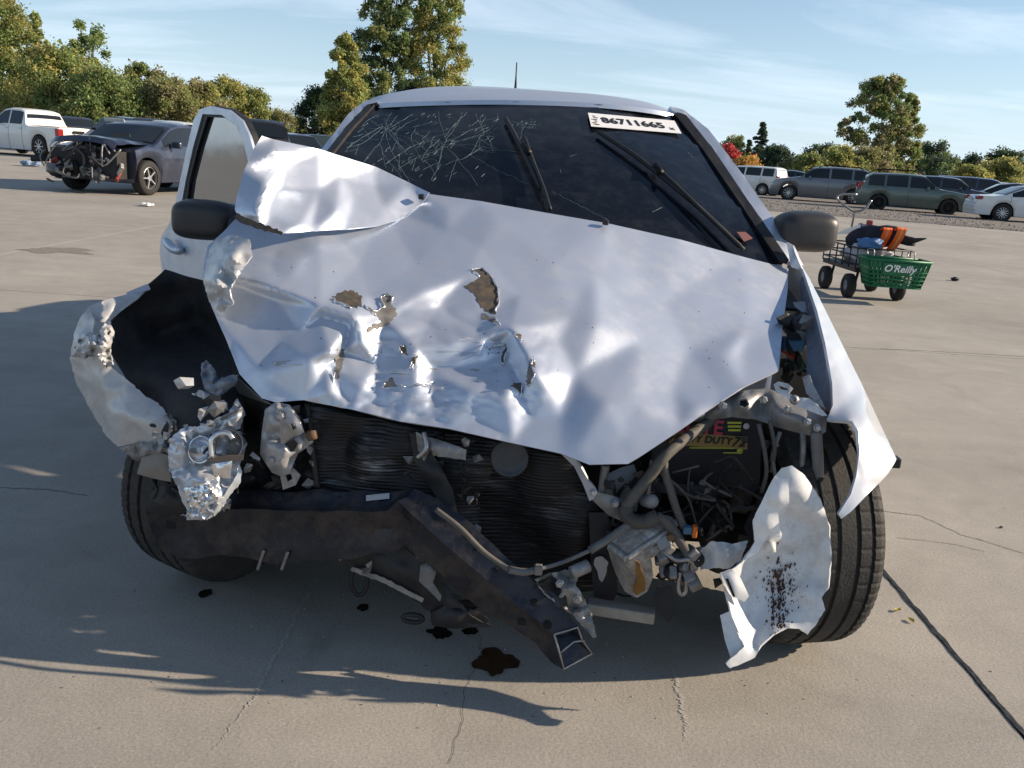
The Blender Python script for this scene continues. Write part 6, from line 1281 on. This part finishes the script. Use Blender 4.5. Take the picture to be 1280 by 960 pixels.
# crushed headlight
HL = [(212, 548, 1.88), (225, 536, 1.90), (250, 532, 1.92), (262, 528, 1.92), (280, 536, 1.93), (300, 540, 1.93), (309, 555, 1.92), (300, 578, 1.90), (302, 592, 1.88), (298, 606, 1.86), (285, 622, 1.84), (276, 638, 1.83), (262, 648, 1.82), (252, 650, 1.81), (236, 646, 1.82), (232, 634, 1.83), (224, 612, 1.85), (211, 588, 1.86)]
HLI = [(230, 560, 1.84), (236, 582, 1.88), (245, 560, 1.90), (255, 600, 1.80), (262, 620, 1.79), (245, 620, 1.80), (275, 600, 1.84), (285, 580, 1.90), (270, 575, 1.88), (290, 560, 1.94), (228, 600, 1.82), (268, 632, 1.80)]
hl_ = panel('crushed_headlight', HL, HLI, mat('shell_silver', (.50, .53, .58), .30, .45, dirt=.4, dirtcol=(.25, .24, .22), dscale=26), car, s=3.2, th=.003, smooth=0, rough=.012, crumple=.05, cscale=.06, jag=1.3)[0]
MB().lathe([(.030, .0), (.028, -.012), (.020, -.028), (.008, -.036), (.001, -.038)], A(250, 562, y=1.83), (-.25, -.85, .35), 24).build('reflector_bowl', CHROME, hl_, world=True, solid=.002)
MB().lathe([(.036, .0), (.034, -.018), (.022, -.036), (.001, -.044)], A(283, 556, y=1.86), (.1, -.9, .3), 24).build('reflector_bowl', STEEL, hl_, world=True, solid=.002)
wire('bowl_rim', [(265, 572, 1.81), (264, 552, 1.82), (272, 543, 1.83), (284, 541, 1.83), (291, 548, 1.83)], .0065, CHROME, hl_)
panel('chrome_strip', [(258, 573, 1.79), (285, 569, 1.80), (304, 569, 1.81), (304, 575, 1.81), (282, 577, 1.80), (260, 577, 1.79)], [], mat('strip_brown', (.12, .10, .085), .4), hl_, s=4, th=.003)
panel('chrome_reflector', [(265, 580, 1.79), (290, 576, 1.80), (288, 598, 1.80), (268, 596, 1.79)], [(276, 586, 1.77)], CHROME, hl_, s=4, th=.002, rough=.01, rscale=.1)
panel('crinkled_foil', [(230, 612, 1.80), (256, 600, 1.79), (262, 608, 1.78), (272, 622, 1.78), (258, 640, 1.78), (236, 648, 1.79), (226, 644, 1.80), (240, 640, 1.79), (234, 628, 1.80)], [(250, 620, 1.77)], CHROME, hl_, s=2.6, th=.002, smooth=0, rough=.006, crumple=.04, cscale=.14, jag=1.6)
panel('lens_fragment', [(298, 580, 1.86), (303, 590, 1.84), (300, 604, 1.83), (288, 618, 1.82), (272, 640, 1.81), (258, 650, 1.80), (268, 636, 1.80), (284, 612, 1.81), (296, 594, 1.83)], [], mat('lens_clear', (.55, .58, .60), .15, .2, coat=.5), hl_, s=4, th=.003, jag=.8)
panel('bent_bracket', [(332, 512, 1.94), (345, 503, 1.95), (362, 506, 1.94), (374, 522, 1.93), (380, 540, 1.92), (388, 546, 1.91), (392, 552, 1.91), (382, 560, 1.90), (372, 566, 1.90), (362, 590, 1.89), (350, 594, 1.89), (340, 590, 1.90), (326, 568, 1.92), (328, 540, 1.93)], [(345, 525, 1.88), (340, 560, 1.87), (352, 545, 1.93), (358, 560, 1.86), (366, 530, 1.90), (352, 580, 1.86), (348, 556, 1.89)], mat('bracket_silver', (.36, .36, .37), .42, .4, dirt=.7, dscale=20), car, s=3.4, th=.004, smooth=0, rough=.006, crumple=.04, cscale=.06)
panel('bracket_plate', [(348, 512, 1.90), (360, 508, 1.90), (374, 526, 1.89), (380, 540, 1.88), (366, 548, 1.88), (352, 556, 1.88)], [(362, 530, 1.87)], STEEL, car, s=4, th=.004, holes=[[(363, 530), (369, 529), (371, 535), (366, 537)]])
panel('bracket_foot', [(350, 590, 1.90), (366, 584, 1.90), (376, 594, 1.89), (370, 606, 1.89), (354, 612, 1.90)], [], GREYM, car, s=4, th=.004, holes=[[(357, 594), (364, 592), (366, 598), (360, 602)]])
MB().tube([A(386, 545, y=1.90), A(395, 543, y=1.89)], [.013, .010], 8).build('bracket_bolt', mat('rust2', (.13, .075, .04), .8), car, world=True)
# inner torn metal by the liner
panel('torn_inner_strip', [(240, 492, 2.02), (252, 488, 2.02), (268, 496, 2.0), (284, 504, 1.98), (286, 514, 1.97), (272, 516, 1.97), (254, 508, 2.0)], [(262, 502, 1.96)], PAINT2, car, s=3.2, th=.004, smooth=0, rough=.006, crumple=.04, cscale=.07, jag=.9)
panel('torn_inner_strip', [(252, 454, 2.06), (258, 450, 2.06), (268, 462, 2.05), (272, 474, 2.04), (288, 470, 2.04), (298, 468, 2.03), (296, 478, 2.02), (284, 488, 2.01), (270, 498, 2.0), (258, 490, 2.02), (252, 472, 2.05)], [(264, 480, 2.0), (280, 478, 1.99)], mat('inner_blue', (.22, .25, .30), .5, .2, dirt=.6), car, s=3.2, th=.003, smooth=0, rough=.006, crumple=.04, cscale=.07, jag=.9)
panel('torn_inner_strip', [(250, 530, 1.95), (268, 524, 1.95), (286, 516, 1.95), (296, 498, 1.96), (306, 516, 1.95), (300, 536, 1.93), (286, 542, 1.92), (262, 542, 1.92)], [(280, 530, 1.90), (296, 520, 1.91)], mat('shell_silver', (.5, .5, .5)), car, s=3.2, th=.003, smooth=0, rough=.006, crumple=.04, cscale=.07, jag=.9)
panel('hood_underside_edge', [(290, 470, 2.06), (300, 475, 2.05), (328, 500, 2.0), (340, 506, 1.99), (322, 500, 2.04), (300, 492, 2.08), (292, 480, 2.08)], [], GREYM, car, s=5, th=.004)
panel('inner_wing_panel', [(288, 440, 2.14), (300, 470, 2.10), (335, 505, 2.04), (330, 560, 2.04), (300, 545, 2.06), (296, 500, 2.10)], [(312, 520, 2.16)], DARK, car, s=6, th=.004, rough=.02, rscale=.06)
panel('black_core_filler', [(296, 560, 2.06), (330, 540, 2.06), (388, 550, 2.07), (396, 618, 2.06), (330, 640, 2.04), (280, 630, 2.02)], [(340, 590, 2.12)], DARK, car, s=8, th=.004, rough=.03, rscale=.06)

# ---- loose shards, torn scraps and tangled wiring caught in the crushed nose
def shard(name, px, py, y, sz, m, seed):
    q = random.Random(seed); k = q.randint(4, 6); c = A(px, py, y=y); a0 = q.uniform(0, 6.28); st_ = q.uniform(.35, 1.0); rot = q.uniform(0, 3.14); P = []
    for i in range(k):
        a = a0 + 6.283 * i / k + q.uniform(-.3, .3); rr = sz * q.uniform(.5, 1.1); u_, w_ = math.cos(a) * rr, math.sin(a) * rr * st_; P.append(c + Vector((u_ * math.cos(rot) - w_ * math.sin(rot), q.uniform(-.4, .4) * sz, u_ * math.sin(rot) + w_ * math.cos(rot))))
    ce = c + Vector((q.uniform(-.2, .2), q.uniform(-.6, 0), q.uniform(-.2, .2))) * sz
    mesh(name, [ce] + P, [(0, 1 + i, 1 + (i + 1) % k) for i in range(k)], m, car, smooth=False, world=True, solid=.0025)
r = random.Random(77)
SM = [GREYM, GREYM, BLACKP, STEEL, DARK, DARK, PAINT2, BLACKP]
for k in range(38):      # around the torn fender and crushed lamp
    px, py = r.gauss(262, 36), r.gauss(548, 46)
    if py < 468 or py > 650 or px < 165: continue
    shard('torn_scrap', px, py, r.uniform(1.86, 1.98), r.uniform(.010, .034), SM[r.randrange(8)], k)
for k in range(26): shard('torn_scrap', r.uniform(318, 400), r.uniform(508, 612), r.uniform(1.93, 2.02), r.uniform(.008, .026), [GREYM, BLACKP, DARK, STEEL, DARK][k % 5], 100 + k)
for k in range(40): shard('torn_scrap', r.uniform(505, 600), r.uniform(545, 700), r.uniform(1.93, 2.0), r.uniform(.006, .024), [BLACKP, DARK, GREYM, DARK][k % 4], 200 + k)
for k in range(60): shard('engine_scrap', r.uniform(755, 905), r.uniform(590, 735), r.uniform(1.93, 2.06), r.uniform(.008, .026), [GREYM, DARK, DARK, BLACKP, WIREM, DARK, BLACKP][k % 7], 300 + k)
for k in range(24): shard('engine_scrap', r.uniform(900, 1030), r.uniform(545, 660), r.uniform(2.0, 2.1), r.uniform(.008, .028), [DARK, BLACKP, GREYM, DARK][k % 4], 400 + k)
for k in range(18): shard('engine_scrap', r.uniform(978, 1008), r.uniform(390, 470), r.uniform(2.45, 2.6), r.uniform(.015, .04), [DARK, BLACKP, GREYM, DARK][k % 4], 450 + k)
for k in range(20): t_q = r.random(); shard('beam_scrap', 450 + 150 * t_q, 702 + 62 * t_q + r.uniform(-8, 10), r.uniform(1.86, 1.96), r.uniform(.010, .03), [BLACKP, BEAM, DARK, GREYM][k % 4], 500 + k)
for k in range(26):
    x, y_ = r.uniform(760, 960), r.uniform(570, 690); p = [(x, y_, r.uniform(1.92, 2.04))]
    for i in range(r.randint(2, 4)): x += r.uniform(-34, 34); y_ += r.uniform(-10, 36); p.append((x, y_, r.uniform(1.92, 2.04)))
    wire('tangled_wire', p, r.uniform(.0018, .005), [WIREM, BLACKP, BLACKP, DARK][k % 4], car, n=5)
for k in range(12):
    x, y_ = r.uniform(215, 330), r.uniform(490, 590); p = [(x, y_, r.uniform(1.88, 1.98))]
    for i in range(3): x += r.uniform(-24, 24); y_ += r.uniform(-8, 26); p.append((x, y_, r.uniform(1.88, 1.98)))
    wire('tangled_wire', p, r.uniform(.0018, .004), [WIREM, BLACKP, CONDUIT][k % 3], car, n=5)
for px, py, y in ((876, 517, 2.06), (905, 508, 2.05), (955, 500, 2.06), (985, 512, 2.02), (1010, 528, 1.98), (1022, 535, 1.97), (742, 616, 1.9), (770, 630, 1.92), (700, 730, 1.66), (722, 750, 1.64), (350, 520, 1.88), (340, 575, 1.88)):
    MB().lathe([(.001, .004), (.006, .004), (.007, 0), (.010, -.001), (.010, -.004)], A(px, py, y=y - .012), (.1, -1, .2), 6).build('bolt', STEEL, car, world=True, smooth=False)
# glass and plastic crumbs dropped on the concrete
cr_ = MB()
for k in range(150):
    p = A(r.gauss(560, 230), r.uniform(735, 900), z=0); s_ = r.uniform(.0012, .005); a = r.uniform(0, 6.28)
    cr_.add([p + Vector((math.cos(a + t) * s_ * r.uniform(.5, 1), math.sin(a + t) * s_ * r.uniform(.5, 1), .0005)) for t in (0, 2.1, 4.2)] + [p + Vector((0, 0, s_ * .8))], [(0, 1, 3), (1, 2, 3), (2, 0, 3)])
tag(cr_.build('glass_crumbs', mat('crumb', (.20, .20, .20), .4, island=.8), smooth=False), 'scattered crumbs of glass and plastic on the concrete before the car', 'debris', kind='stuff')
